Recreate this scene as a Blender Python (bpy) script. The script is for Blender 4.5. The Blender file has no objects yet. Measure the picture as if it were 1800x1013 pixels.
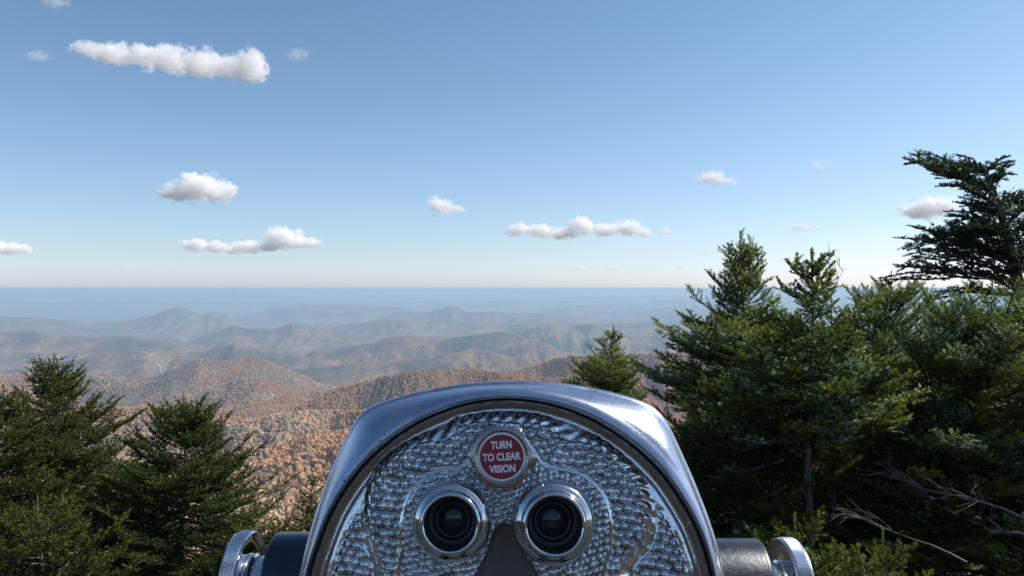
import bpy, bmesh, math, random
import numpy as np
from mathutils import Vector, Matrix
R = math.radians
C = bpy.context.scene.collection
scene = bpy.context.scene

# ------------------------------------------------------------------ camera
F = 1350.0            # focal length in photograph pixels
CX, CY = 900.0, 506.5
CAM = np.array([0.0, 0.0, 1.6])
cam_d = bpy.data.cameras.new("camera"); cam = bpy.data.objects.new("camera", cam_d); C.objects.link(cam)
cam.location = CAM; cam.rotation_euler = (R(90), 0, 0)
cam_d.sensor_width = 36; cam_d.lens = 27
cam_d.clip_start = 0.05; cam_d.clip_end = 900000
scene.camera = cam

def W(px, py, Y):
    """point in the world seen at photograph pixel px,py at depth Y"""
    return np.array([(px-CX)/F*Y, Y, CAM[2]-(py-CY)/F*Y])

# ------------------------------------------------------------------ objects, tags
def tag(o, label=None, cat=None, group=None, kind=None):
    if label: o['label'] = label
    if cat: o['category'] = cat
    if group: o['group'] = group
    if kind: o['kind'] = kind
    return o
def empty(name, loc):
    o = bpy.data.objects.new(name, None); o.location = Vector(loc); o.empty_display_size = 0.1
    C.objects.link(o); return o
def link(name, me, mat, parent=None, offset=(0, 0, 0)):
    o = bpy.data.objects.new(name, me); C.objects.link(o)
    if mat: me.materials.append(mat)
    if parent: o.parent = parent
    o.location = Vector(offset)
    return o
def raw_mesh(name, V, Fc, smooth=False, attrs=None):
    """V (n,3), Fc (m,k) numpy arrays; attrs {name: (n,) or (n,3)}"""
    V = np.asarray(V, dtype=np.float32); Fc = np.asarray(Fc, dtype=np.int32)
    me = bpy.data.meshes.new(name)
    m, k = Fc.shape
    me.vertices.add(len(V)); me.vertices.foreach_set('co', V.ravel())
    me.loops.add(m*k); me.loops.foreach_set('vertex_index', Fc.ravel())
    me.polygons.add(m); me.polygons.foreach_set('loop_start', np.arange(0, m*k, k, dtype=np.int32))
    try: me.polygons.foreach_set('loop_total', np.full(m, k, dtype=np.int32))
    except Exception: pass
    if attrs:
        for nm, a in attrs.items():
            a = np.asarray(a, dtype=np.float32)
            if a.ndim == 1:
                at = me.attributes.new(nm, 'FLOAT', 'POINT'); at.data.foreach_set('value', a)
            else:
                at = me.attributes.new(nm, 'FLOAT_VECTOR', 'POINT'); at.data.foreach_set('vector', a.ravel())
    me.update(calc_edges=True)
    me.polygons.foreach_set('use_smooth', np.full(m, bool(smooth)))
    me.validate()
    return me

class MB:
    """collects tubes, lathes and lofts into one mesh"""
    def __init__(s): s.v = []; s.f = []
    def add(s, V, Fc):
        o = len(s.v); s.v.extend([tuple(map(float, p)) for p in V]); s.f.extend([tuple(i+o for i in q) for q in Fc])
    def tube(s, pts, rads, n=6, cap=True):
        pts = [Vector(p) for p in pts]; V = []; Fc = []
        t0 = (pts[1]-pts[0]).normalized()
        a = Vector((0, 0, 1)) if abs(t0.z) < .9 else Vector((1, 0, 0))
        u = t0.cross(a).normalized()
        for i, p in enumerate(pts):
            t = (pts[min(i+1, len(pts)-1)]-pts[max(i-1, 0)])
            if t.length < 1e-9: t = t0
            t.normalize(); u = (u-t*u.dot(t)).normalized(); w = t.cross(u)
            for k in range(n):
                an = 2*math.pi*k/n
                V.append(p+(u*math.cos(an)+w*math.sin(an))*rads[i])
        for i in range(len(pts)-1):
            for k in range(n):
                Fc.append((i*n+k, i*n+(k+1) % n, (i+1)*n+(k+1) % n, (i+1)*n+k))
        if cap:
            Fc.append(tuple(range(n-1, -1, -1))); Fc.append(tuple((len(pts)-1)*n+k for k in range(n)))
        s.add(V, Fc)
    def lathe(s, prof, org, ax, u, w, n=96, close=False):
        """prof list of (r, t): t along ax"""
        V = []; Fc = []
        for r, t in prof:
            for k in range(n):
                an = 2*math.pi*k/n
                V.append(org+ax*t+(u*math.cos(an)+w*math.sin(an))*r)
        m = len(prof)
        for i in range(m-1):
            for k in range(n):
                Fc.append((i*n+k, i*n+(k+1) % n, (i+1)*n+(k+1) % n, (i+1)*n+k))
        if close:
            Fc.append(tuple(range(n-1, -1, -1))); Fc.append(tuple((m-1)*n+k for k in range(n)))
        s.add(V, Fc)
    def loft(s, rings, cap0=False, cap1=False):
        n = len(rings[0]); V = [p for r in rings for p in r]; Fc = []
        for i in range(len(rings)-1):
            for k in range(n):
                Fc.append((i*n+k, i*n+(k+1) % n, (i+1)*n+(k+1) % n, (i+1)*n+k))
        if cap0: Fc.append(tuple(range(n-1, -1, -1)))
        if cap1: Fc.append(tuple((len(rings)-1)*n+k for k in range(n)))
        s.add(V, Fc)
    def build(s, name, mat, parent=None, smooth=True, angle=35, org=(0, 0, 0)):
        me = bpy.data.meshes.new(name)
        o = Vector(org)
        me.from_pydata([tuple(Vector(p)-o) for p in s.v], [], s.f)
        bm = bmesh.new(); bm.from_mesh(me); bmesh.ops.recalc_face_normals(bm, faces=bm.faces)
        for f in bm.faces: f.smooth = smooth
        if smooth and angle:
            for e in bm.edges:
                if len(e.link_faces) == 2 and e.calc_face_angle(0) > R(angle): e.smooth = False
        bm.to_mesh(me); bm.free()
        return link(name, me, mat, parent)

# ------------------------------------------------------------------ node helpers
class NT:
    def __init__(s, nt): s.nt = nt; nt.nodes.clear()
    def n(s, typ, ins=None, **kw):
        nd = s.nt.nodes.new(typ)
        for k, v in kw.items(): setattr(nd, k, v)
        for k, v in (ins or {}).items():
            sock = nd.inputs[k]
            if isinstance(v, bpy.types.NodeSocket): s.nt.links.new(v, sock)
            elif isinstance(v, bpy.types.Node): s.nt.links.new(v.outputs[0], sock)
            else: sock.default_value = v
        return nd
    def math(s, op, a, b=0.0, c=0.0, clamp=False):
        nd = s.n('ShaderNodeMath', {0: a, 1: b, 2: c}, operation=op, use_clamp=clamp); return nd.outputs[0]
    def ramp(s, fac, stops, interp='LINEAR'):
        nd = s.n('ShaderNodeValToRGB', {0: fac}); r = nd.color_ramp; r.interpolation = interp
        while len(r.elements) > 1: r.elements.remove(r.elements[-1])
        r.elements[0].position = stops[0][0]; r.elements[0].color = (*stops[0][1], 1)
        for p, c in stops[1:]:
            e = r.elements.new(p); e.color = (*c, 1)
        return nd.outputs[0]
    def noise(s, vec, scale, detail=4, rough=.55):
        nd = s.n('ShaderNodeTexNoise', {'Scale': scale, 'Detail': detail, 'Roughness': rough})
        if vec is not None: s.nt.links.new(vec, nd.inputs['Vector'])
        return nd.outputs[0]
    def mix(s, f, a, b, blend='MIX'):
        nd = s.n('ShaderNodeMix', data_type='RGBA', blend_type=blend)
        for sock, v in ((nd.inputs[0], f), (nd.inputs[6], a), (nd.inputs[7], b)):
            if isinstance(v, bpy.types.NodeSocket): s.nt.links.new(v, sock)
            else: sock.default_value = v if not isinstance(v, tuple) else (*v[:3], 1)
        return nd.outputs[2]
def material(name):
    m = bpy.data.materials.new(name); m.use_nodes = True
    t = NT(m.node_tree); out = t.n('ShaderNodeOutputMaterial')
    return m, t, out
def g3(v): return (v, v, v)

def metal(name, col, rough, var=.25, specks=False, bump=0.0, grime=.35, grime_col=(.09, .075, .06)):
    m, t, out = material(name)
    oc = t.n('ShaderNodeTexCoord').outputs['Object']
    n1 = t.noise(oc, 45, 5, .6); n2 = t.noise(oc, 260, 4, .6)
    st = t.n('ShaderNodeMapping', {'Vector': oc, 'Scale': (60, 60, 900)}).outputs[0]
    n3 = t.noise(st, 1.0, 3, .6)
    c = t.mix(t.ramp(n1, [(.35, g3(0)), (.7, g3(1))]), tuple(x*.8 for x in col), col)
    gr = t.ramp(n2, [(.52, g3(0)), (.72, g3(grime))])
    c = t.mix(gr, c, grime_col)
    r = t.math('ADD', t.math('MULTIPLY', t.math('SUBTRACT', t.math('ADD', n1, n2), 1.0), var), rough)
    r = t.math('ADD', r, t.math('MULTIPLY', t.math('SUBTRACT', n3, .5), .12), clamp=True)
    ins = {'Metallic': 1.0, 'Base Color': c, 'Roughness': r}
    h = n2
    if specks:
        vo = t.n('ShaderNodeTexVoronoi', {'Vector': oc, 'Scale': 260.0, 'Randomness': 1.0})
        big = t.noise(oc, 22, 2)
        sp = t.math('MULTIPLY', t.ramp(vo.outputs[0], [(.13, g3(1)), (.20, g3(0))]),
                    t.ramp(big, [(.53, g3(0)), (.60, g3(1))]))
        ins['Base Color'] = t.mix(sp, c, (.02, .02, .025))
        ins['Metallic'] = t.math('SUBTRACT', 1.0, sp)
        h = t.math('SUBTRACT', n2, t.math('MULTIPLY', sp, 1.5))
    p = t.n('ShaderNodeBsdfPrincipled', ins)
    if bump:
        b = t.n('ShaderNodeBump', {'Height': h, 'Strength': bump, 'Distance': .0006})
        t.nt.links.new(b.outputs[0], p.inputs['Normal'])
    t.nt.links.new(p.outputs[0], out.inputs[0])
    return m
def face_metal():
    m = metal('hammered_plate', (.88, .91, .95), .14, .12, bump=.04, grime=.35, grime_col=(.10, .10, .10))
    t = NT.__new__(NT); t.nt = m.node_tree
    p = [n for n in m.node_tree.nodes if n.type == 'BSDF_PRINCIPLED'][0]
    old = p.inputs['Base Color'].links[0].from_socket
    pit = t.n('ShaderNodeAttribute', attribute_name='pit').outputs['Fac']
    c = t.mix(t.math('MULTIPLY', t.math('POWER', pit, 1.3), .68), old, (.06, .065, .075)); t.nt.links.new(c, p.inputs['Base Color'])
    return m
def plain(name, col, rough=.5, metallic=0, spec=.5, var=.0, scale=30):
    m, t, out = material(name)
    oc = t.n('ShaderNodeTexCoord').outputs['Object']
    c = t.mix(t.noise(oc, scale, 5), tuple(x*(1-var) for x in col), tuple(min(1, x*(1+var)) for x in col))
    p = t.n('ShaderNodeBsdfPrincipled', {'Base Color': c, 'Roughness': rough, 'Metallic': metallic, 'Specular IOR Level': spec})
    t.nt.links.new(p.outputs[0], out.inputs[0])
    return m

# ------------------------------------------------------------------ numpy noise
_rng = np.random.RandomState(7)
_perm = _rng.permutation(256).astype(np.int64); _perm = np.concatenate([_perm, _perm, _perm])
_ga = _rng.rand(256)*2*np.pi; _gx, _gy = np.cos(_ga), np.sin(_ga)
def perlin(x, y, seed=0):
    xi = np.floor(x).astype(np.int64); yi = np.floor(y).astype(np.int64)
    xf = x-xi; yf = y-yi; u = xf*xf*xf*(xf*(xf*6-15)+10); v = yf*yf*yf*(yf*(yf*6-15)+10)
    def g(ix, iy, dx, dy):
        h = _perm[(_perm[(ix+seed*17) & 255]+iy) & 255]; return _gx[h]*dx+_gy[h]*dy
    a = g(xi, yi, xf, yf); b = g(xi+1, yi, xf-1, yf); c = g(xi, yi+1, xf, yf-1); d = g(xi+1, yi+1, xf-1, yf-1)
    return (a+(b-a)*u+(c-a)*v+(a-b-c+d)*u*v)*1.5
def fbm(x, y, wl, octs=4, gain=.5, seed=0):
    s = 0; a = 1; tot = 0
    for i in range(octs):
        s = s+a*perlin(x/wl+31.7*i, y/wl-12.3*i, seed+i); tot += a; a *= gain; wl /= 2.03
    return s/tot
def ridged(x, y, wl, octs=5, gain=.5, seed=0):
    s = 0; a = 1; tot = 0; w = 1
    for i in range(octs):
        n = (1-np.abs(perlin(x/wl+11.1*i, y/wl+5.7*i, seed+i)))**2
        s = s+a*n*w; tot += a; w = np.clip(n*1.3, 0, 1); a *= gain; wl /= 2.1
    return s/tot
def sstep(a, b, x):
    t = np.clip((x-a)/(b-a), 0, 1); return t*t*(3-2*t)

# ------------------------------------------------------------------ terrain
HZ = 506.5
BR = np.log(np.array([1, 2.2, 5, 10, 25, 100, 400, 1000, 2200, 4500, 8000, 14000, 20000, 33000, 65000, 300000.]))
BZ = np.array([0, 0, -2.6, -5.2, -14, -42, -150, -285, -500, -650, -765, -850, -960, -1060, -1100, -1100.])
def base_h(r): return np.interp(np.log(np.maximum(r, 1)), BR, BZ)
# mountain crests: depth in metres, depth of the slopes as a fraction, [(bearing as a photograph column, row of the skyline there)]
RIDGES = [
    (60000, .05, [(480, 513), (560, 510), (600, 508), (660, 507.2), (720, 507.5), (780, 507.6), (840, 509.5), (880, 511), (912, 509.6), (930, 512), (1000, 514), (1040, 516), (1080, 514.5), (1100, 516), (1300, 516)]),
    (52000, .05, [(-200, 513), (60, 513), (150, 511.5), (210, 513), (330, 513.5), (480, 515)]),
    (38000, .05, [(-200, 521), (60, 519), (200, 522), (420, 520), (700, 522), (1000, 521), (1400, 519)]),
    (30000, .05, [(-200, 528), (100, 530), (260, 527), (420, 530), (700, 530), (900, 527), (1050, 529), (1500, 524)]),
    (23000, .06, [(900, 552), (975, 543), (1006, 537), (1055, 535), (1074, 539), (1108, 539), (1123, 537), (1149, 530), (1187, 525), (1217, 526), (1300, 528), (1450, 530), (1900, 532)]),
    (19500, .06, [(395, 563), (417, 558), (450, 551), (480, 540), (533, 536), (600, 537), (660, 539), (700, 540), (720, 542), (740, 549), (765, 556)]),
    (18500, .06, [(1060, 562), (1100, 553), (1145, 544), (1180, 539), (1215, 543), (1500, 540), (1900, 540)]),
    (15500, .06, [(590, 575), (650, 564), (690, 554), (735, 549), (770, 545), (783, 539), (793, 537), (806, 540), (824, 547), (855, 548.5), (873, 547), (890, 550), (938, 550), (980, 554), (1040, 560), (1100, 562)]),
    (14000, .06, [(-200, 560), (0, 556.5), (67, 558), (110, 563), (160, 569), (187, 565), (233, 561), (267, 555), (290, 545), (317, 540.5), (337, 545), (357, 553), (370, 549.5), (393, 552), (410, 558), (432, 568), (455, 577)]),
    (12500, .05, [(600, 572), (650, 566), (690, 563), (760, 567), (830, 565), (900, 570), (960, 566), (1040, 570), (1150, 566), (1300, 562)]),
    (10500, .06, [(300, 612), (350, 594), (377, 583), (410, 572), (433, 578), (483, 578), (513, 568), (540, 572), (567, 578), (600, 584), (640, 592)]),
    (8800, .06, [(880, 596), (915, 582), (949, 572), (1013, 573), (1036, 569), (1059, 573), (1100, 582), (1180, 586), (1300, 580)]),
    (8200, .06, [(-150, 590), (0, 584), (60, 582), (110, 589), (170, 594), (210, 590), (250, 596), (300, 601), (345, 606)]),
    (7700, .05, [(560, 614), (620, 608), (658, 602), (685, 592), (730, 590), (790, 594), (840, 588), (881, 582), (920, 594), (960, 604)]),
    (7300, .05, [(340, 622), (380, 611), (402, 606), (411, 602), (420, 607), (440, 612), (500, 622), (560, 630)]),
    (6900, .05, [(860, 624), (900, 609), (938, 601), (960, 604), (985, 617), (1020, 622)]),
    (6300, .06, [(100, 640), (160, 626), (210, 618), (260, 613), (300, 619), (340, 629), (400, 634)]),
    (6100, .06, [(500, 652), (560, 645), (640, 638), (700, 634), (760, 630), (790, 621), (825, 613), (860, 617), (890, 625), (930, 631), (980, 640)]),
    (5000, .07, [(270, 664), (300, 652), (326, 641), (352, 631), (390, 635), (415, 632), (442, 628), (470, 636), (500, 648), (540, 664), (565, 680)]),
    (4300, .07, [(-150, 672), (0, 662), (100, 656), (180, 664), (250, 672), (300, 668), (350, 678), (390, 690)]),
    (3900, .07, [(340, 696), (370, 683), (400, 672), (430, 664), (460, 666), (490, 678), (520, 694), (548, 710)]),
    (3600, .08, [(860, 664), (885, 656), (938, 645), (975, 632), (1006, 628), (1060, 626), (1150, 622), (1300, 615), (1600, 610), (1900, 605)]),
    (2900, .08, [(498, 730), (530, 714), (560, 699), (598, 682), (643, 671), (677, 663), (722, 654), (772, 651), (824, 649), (862, 656), (950, 664), (1100, 670)]),
    (2500, .08, [(-150, 735), (0, 728), (150, 722), (250, 716), (330, 722), (390, 738), (440, 752)]),
    (2150, .08, [(400, 752), (440, 738), (500, 728), (560, 722), (620, 724), (700, 722), (800, 716)]),
    (1700, .08, [(430, 800), (480, 784), (530, 770), (580, 762), (640, 752), (760, 742)]),
    (1300, .08, [(300, 800), (420, 812), (500, 812), (540, 798), (590, 786), (660, 780)]),
]
def height(x, y):
    r = np.sqrt(x*x+y*y)+1e-6
    lr = np.log(r)
    b = base_h(r)
    wx = fbm(x, y, 5200, 3, seed=40)*1100; wy = fbm(x, y, 5200, 3, seed=50)*1100
    rd = ridged(x+wx, y+wy, 3600, 6, .52, seed=3)-.42
    amp = np.interp(lr, np.log([60, 500, 1500, 3000, 6000, 11000, 18000, 26000, 40000, 300000]), [0, 14, 60, 110, 150, 170, 160, 80, 40, 30])
    small = fbm(x, y, 420, 4, seed=9)*np.interp(lr, np.log([20, 100, 600, 3000, 20000]), [0, 3, 14, 30, 40])+(ridged(x+wx*.35, y+wy*.35, 1250, 5, .5, seed=13)-.4)*np.interp(lr, np.log([200, 1200, 3000, 8000, 20000, 40000]), [0, 50, 90, 100, 70, 10])+(ridged(x, y, 520, 4, .5, seed=17)-.4)*np.interp(lr, np.log([200, 1200, 3000, 8000, 20000, 40000]), [0, 22, 34, 30, 15, 0])
    near = fbm(x, y, 9, 4, seed=19)*np.interp(lr, np.log([1.5, 4, 12, 60, 200]), [.02, .2, .6, .8, 0.1])
    nz = rd*amp+small+near
    h = b+nz
    yy = np.maximum(y, 1.0); P = CX+F*x/yy; ly = np.log(yy); front = sstep(50, 400, y)
    for ri, (D, wf, crest) in enumerate(RIDGES):
        cp = np.array([c[0] for c in crest], float); ch = np.array([c[1] for c in crest], float)
        m = (P > cp[0]-190) & (P < cp[-1]+190) & (yy > D*(1-4.2*wf)) & (yy < D*(1+3.4*wf)) & (front > 0)
        if not m.any(): continue
        Pm, ym, xm = P[m], yy[m], x[m]
        # the crest wanders in depth and carries spurs down both flanks
        Dc = D*(1+wf*.55*perlin(Pm/95.0+ri*3.1, Pm*0+ri*1.7, seed=ri+7))
        row = np.interp(Pm, cp, ch)
        zc = CAM[2]-Dc*(row-HZ)/F-2
        ew = 34 if D > 4500 else 75
        endf = np.exp(-(np.maximum(0, cp[0]-Pm)/ew)**2)*np.exp(-(np.maximum(0, Pm-cp[-1])/ew)**2)
        sp_ = 1-np.abs(perlin(xm/(D*.030)+wx[m]/900, ym/(D*.11)+ri*5.3, seed=ri+21))*1.7
        sp2 = 1-np.abs(perlin(xm/(D*.013)+ri, ym/(D*.05)+ri*2.3+wy[m]/700, seed=ri+41))*1.7
        w_ = wf*(.78+.36*sp_+.14*sp2)
        u = (ym-Dc)/D; u = np.where(u < 0, -u/(w_*1.25), u/w_)
        g = np.exp(-np.maximum(u, 0)**1.35)*endf
        lo = b[m]-30
        ft = lo+(zc-lo)*g+nz[m]*.45*(1-g)**.7
        hm = h[m]; k = 6.0+D*.0012
        d = (ft-hm)/k
        h[m] = hm+k*np.where(d > 30, d, np.log1p(np.exp(np.clip(d, -40, 30))))*front[m]*sstep(.0, .05, g)
    # the rocky shoulder to the right carries the nearer firs
    h = h+2.0*np.exp(-((x-5.5)/4.0)**2-((y-8.5)/4.5)**2)
    # unseen rock slope behind the viewpoint, added to darken reflections in the metal
    up = sstep(2.2, 8.5, -y)*(1+.25*fbm(x, y, 7, 3, seed=33))
    h = h*(1-sstep(0, 3, -y))+sstep(0, 3, -y)*(up*2.3+fbm(x, y, 2.2, 4, seed=23)*.25*sstep(1, 4, -y))
    return np.minimum(h, 4.6)
def land_tint(x, y, h):
    n1 = fbm(x, y, 2100, 4, seed=61); n2 = fbm(x, y, 560, 4, seed=71); n3 = fbm(x, y, 150, 3, seed=81)
    r = np.sqrt(x*x+y*y)
    rust = np.array([.38, .18, .06]); tan = np.array([.40, .235, .10]); grey = np.array([.24, .15, .10])
    ever = np.array([.05, .062, .03]); pale = np.array([.40, .31, .22]); olive = np.array([.20, .17, .06])
    def mix(a, b, f): return a+(b-a)*f[..., None]
    c = mix(rust, tan, sstep(-.12, .16, n1+.5*n2))
    c = mix(c, np.broadcast_to(grey, c.shape), sstep(.0, .2, n2+.3*n3-.2*n1)*.8*np.clip(.5+sstep(3300, 6000, r), 0, 1))
    c = mix(c, np.broadcast_to(pale, c.shape), sstep(.0, .2, n1-.5*n2+.3*n3-.1)*.8)
    c = mix(c, np.broadcast_to(pale, c.shape), sstep(1800, 900, r)*.75)
    c = mix(c, np.broadcast_to(olive, c.shape), sstep(.06, .22, -n2+.4*n3)*.4*np.clip(.3+sstep(3300, 6000, r), 0, 1))
    c = mix(c, np.broadcast_to(ever, c.shape), sstep(.10, .24, fbm(x, y, 900, 4, seed=91)-.3*n1-.05)*.7*np.clip(.25+sstep(3300, 6000, r), 0, 1))
    rock = np.array([.06, .06, .057])
    c = mix(c, np.broadcast_to(rock, c.shape), sstep(120, 30, r))
    return c
def build_terrain():
    az_f = np.arange(-46, 46.001, .075)
    az_b = np.concatenate([np.arange(-180, -46, 4.0), np.arange(50, 180, 4.0)])
    az = np.sort(np.concatenate([az_f, az_b]))
    rr = np.concatenate([np.geomspace(.6, 120, 110)[:-1], np.geomspace(120, 1000, 110)[:-1], np.geomspace(1000, 30000, 620)[:-1], np.geomspace(30000, 260000, 110)])
    A, Rr = np.meshgrid(np.radians(az), rr)
    x = (Rr*np.sin(A)).ravel(); y = (Rr*np.cos(A)).ravel()
    h = height(x, y)
    na, nr = len(az), len(rr)
    V = np.stack([x, y, h], 1)
    i = np.arange(nr-1)[:, None]*na; j = np.arange(na)[None, :]; j2 = (j+1) % na
    Fq = np.stack([i+j, i+j2, i+na+j2, i+na+j], -1).reshape(-1, 4)[:, ::-1]
    c = land_tint(x, y, h)
    V = np.vstack([V, [[0, 0, V[:na, 2].mean()]]]); c = np.vstack([c, c[:1]])
    me = raw_mesh('terrain', V, Fq, True, {'tint': c})
    # close the small disc under the camera
    bm = bmesh.new(); bm.from_mesh(me); bm.verts.ensure_lookup_table()
    ctr = bm.verts[len(V)-1]
    for k in range(na):
        f = bm.faces.new((ctr, bm.verts[(k+1) % na], bm.verts[k])); f.smooth = True
    bm.to_mesh(me); bm.free()
    m, t, out = material('autumn_hillside')
    tint = t.n('ShaderNodeAttribute', attribute_name='tint').outputs['Vector']
    pos = t.n('ShaderNodeNewGeometry').outputs['Position']
    vo = t.n('ShaderNodeTexVoronoi', {'Vector': pos, 'Scale': 1/13.0})
    cr = t.n('ShaderNodeSeparateColor', {0: vo.outputs['Color']})
    v1 = t.math('MULTIPLY_ADD', cr.outputs[0], .9, .5)
    n1 = t.math('MULTIPLY_ADD', t.noise(pos, 1/55.0, 5, .65), 1.3, .35)
    n2_ = t.ramp(t.noise(pos, 1/260.0, 6, .62), [(.36, g3(.6)), (.5, g3(1.0)), (.62, g3(1.4))])
    mul = t.math('MULTIPLY', t.math('MULTIPLY', v1, n1), n2_)
    c = t.n('ShaderNodeVectorMath', {0: tint, 'Scale': t.math('MULTIPLY', mul, .56)}, operation='SCALE').outputs[0]
    c2 = t.mix(t.ramp(cr.outputs[1], [(.72, g3(0)), (.74, g3(.65))]), c, (.15, .115, .085))
    c2 = t.mix(t.ramp(cr.outputs[2], [(.80, g3(0)), (.82, g3(.7))]), c2, (.04, .05, .028))
    hgt = t.math('SUBTRACT', 1.0, vo.outputs['Distance'])
    b = t.n('ShaderNodeBump', {'Height': hgt, 'Strength': .8, 'Distance': 7.0})
    p = t.n('ShaderNodeBsdfPrincipled', {'Base Color': c2, 'Roughness': .9, 'Specular IOR Level': .1, 'Normal': b.outputs[0]})
    t.nt.links.new(p.outputs[0], out.inputs[0])
    o = link('mountain_terrain', me, m)
    tag(o, kind='structure')
    return o
build_terrain()

def build_forest():
    rs = np.random.RandomState(5)
    def band(r0, r1, n):
        r = np.sqrt(rs.rand(n)*(r1*r1-r0*r0)+r0*r0); a = np.radians(rs.uniform(-40, 40, n)); return r*np.sin(a), r*np.cos(a)
    xs, ys = [], []
    for r0, r1, area in ((330, 1500, 44), (1500, 2600, 50), (2600, 3600, 62), (3600, 5400, 115)):
        n = int(math.radians(80)/2*(r1*r1-r0*r0)/area); x, y = band(r0, r1, n); xs.append(x); ys.append(y)
    x = np.concatenate(xs); y = np.concatenate(ys)
    P = CX+F*x/y
    keep = (P > -250) & (P < 2050); x, y = x[keep], y[keep]
    h = height(x, y); r = np.hypot(x, y)
    c = land_tint(x, y, h)
    n = len(x)
    pick = rs.rand(n)
    br = rs.uniform(.78, 1.25, n)[:, None]
    c = c*br*np.array([1.35, 1.3, 1.3])
    pale = np.array([.50, .36, .225]); orange = np.array([.56, .25, .07]); ever = np.array([.06, .07, .03]); brown = np.array([.30, .17, .095])
    for lo, hi, col in ((0, .16, pale), (.16, .27, orange), (.27, .33, ever), (.33, .45, brown)):
        m = (pick >= lo) & (pick < hi); c[m] = c[m]*.35+col*.65*br[m]
    far_ = sstep(1500, 3400, r)[:, None]; c = c*(1-.55*far_)+land_tint(x, y, h)*.55*far_*rs.uniform(.75, 1.25, n)[:, None]
    s = rs.uniform(.65, 1.35, n)*np.interp(r, [350, 1500, 2600, 3600, 5400], [3.5, 3.8, 3.9, 4.0, 4.6])
    V = np.stack([x, y, h+s*.35], 1)
    me = bpy.data.meshes.new('forest_points'); me.vertices.add(n); me.vertices.foreach_set('co', V.astype(np.float32).ravel())
    for nm, a in (('tint', c), ('siz', np.stack([s*rs.uniform(.85, 1.15, n), s*rs.uniform(.85, 1.15, n), s*rs.uniform(.85, 1.5, n)], 1)), ('rot', np.stack([rs.uniform(-.3, .3, n), rs.uniform(-.3, .3, n), rs.uniform(0, 6.28, n)], 1))):
        at = me.attributes.new(nm, 'FLOAT_VECTOR', 'POINT'); at.data.foreach_set('vector', a.astype(np.float32).ravel())
    m, t, out = material('autumn_crown')
    tint = t.n('ShaderNodeAttribute', attribute_name='tint', attribute_type='INSTANCER').outputs['Vector']
    pos = t.n('ShaderNodeNewGeometry').outputs['Position']
    k = t.math('MULTIPLY_ADD', t.noise(pos, .9, 4, .7), 1.6, .2)
    c2 = t.n('ShaderNodeVectorMath', {0: tint, 'Scale': k}, operation='SCALE').outputs[0]
    p = t.n('ShaderNodeBsdfPrincipled', {'Base Color': c2, 'Roughness': .9, 'Specular IOR Level': .1})
    t.nt.links.new(p.outputs[0], out.inputs[0])
    o = link('forest', me, m); tag(o, 'autumn hardwood forest covering the hills below', 'forest', kind='stuff')
    ng = bpy.data.node_groups.new('forest_scatter', 'GeometryNodeTree')
    ng.interface.new_socket('Geometry', in_out='INPUT', socket_type='NodeSocketGeometry')
    ng.interface.new_socket('Geometry', in_out='OUTPUT', socket_type='NodeSocketGeometry')
    N = ng.nodes; L = ng.links
    gi = N.new('NodeGroupInput'); go = N.new('NodeGroupOutput')
    g2i = N.new('GeometryNodeGeometryToInstance')
    for v in range(4):
        ic = N.new('GeometryNodeMeshIcoSphere'); ic.inputs['Radius'].default_value = 1.0; ic.inputs['Subdivisions'].default_value = 3
        nz = N.new('ShaderNodeTexNoise'); nz.noise_dimensions = '4D'; nz.inputs['W'].default_value = v*7.3; nz.inputs['Scale'].default_value = 2.3; nz.inputs['Detail'].default_value = 2.5
        ps = N.new('GeometryNodeInputPosition'); sb = N.new('ShaderNodeMath'); sb.operation = 'MULTIPLY_ADD'; sb.inputs[1].default_value = 2.6; sb.inputs[2].default_value = -1.35
        sc = N.new('ShaderNodeVectorMath'); sc.operation = 'SCALE'; sp = N.new('GeometryNodeSetPosition')
        L.new(nz.outputs[0], sb.inputs[0]); L.new(ps.outputs[0], sc.inputs[0]); L.new(sb.outputs[0], sc.inputs['Scale'])
        L.new(ic.outputs[0], sp.inputs['Geometry']); L.new(sc.outputs[0], sp.inputs['Offset'])
        sm = N.new('GeometryNodeSetMaterial'); sm.inputs['Material'].default_value = m
        L.new(sp.outputs[0], sm.inputs[0]); L.new(sm.outputs[0], g2i.inputs[0])
    def attr(nm):
        a = N.new('GeometryNodeInputNamedAttribute'); a.data_type = 'FLOAT_VECTOR'; a.inputs[0].default_value = nm; return a.outputs[0]
    ip = N.new('GeometryNodeInstanceOnPoints'); ip.inputs['Pick Instance'].default_value = True
    rv = N.new('FunctionNodeRandomValue'); rv.data_type = 'INT'; rv.inputs[4].default_value = 0; rv.inputs[5].default_value = 3
    L.new(gi.outputs[0], ip.inputs['Points']); L.new(g2i.outputs[0], ip.inputs['Instance'])
    L.new(rv.outputs[2], ip.inputs['Instance Index'])
    L.new(attr('rot'), ip.inputs['Rotation']); L.new(attr('siz'), ip.inputs['Scale'])
    L.new(ip.outputs[0], go.inputs[0])
    md = o.modifiers.new('scatter', 'NODES'); md.node_group = ng
    print('forest crowns', n)
build_forest()

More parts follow.
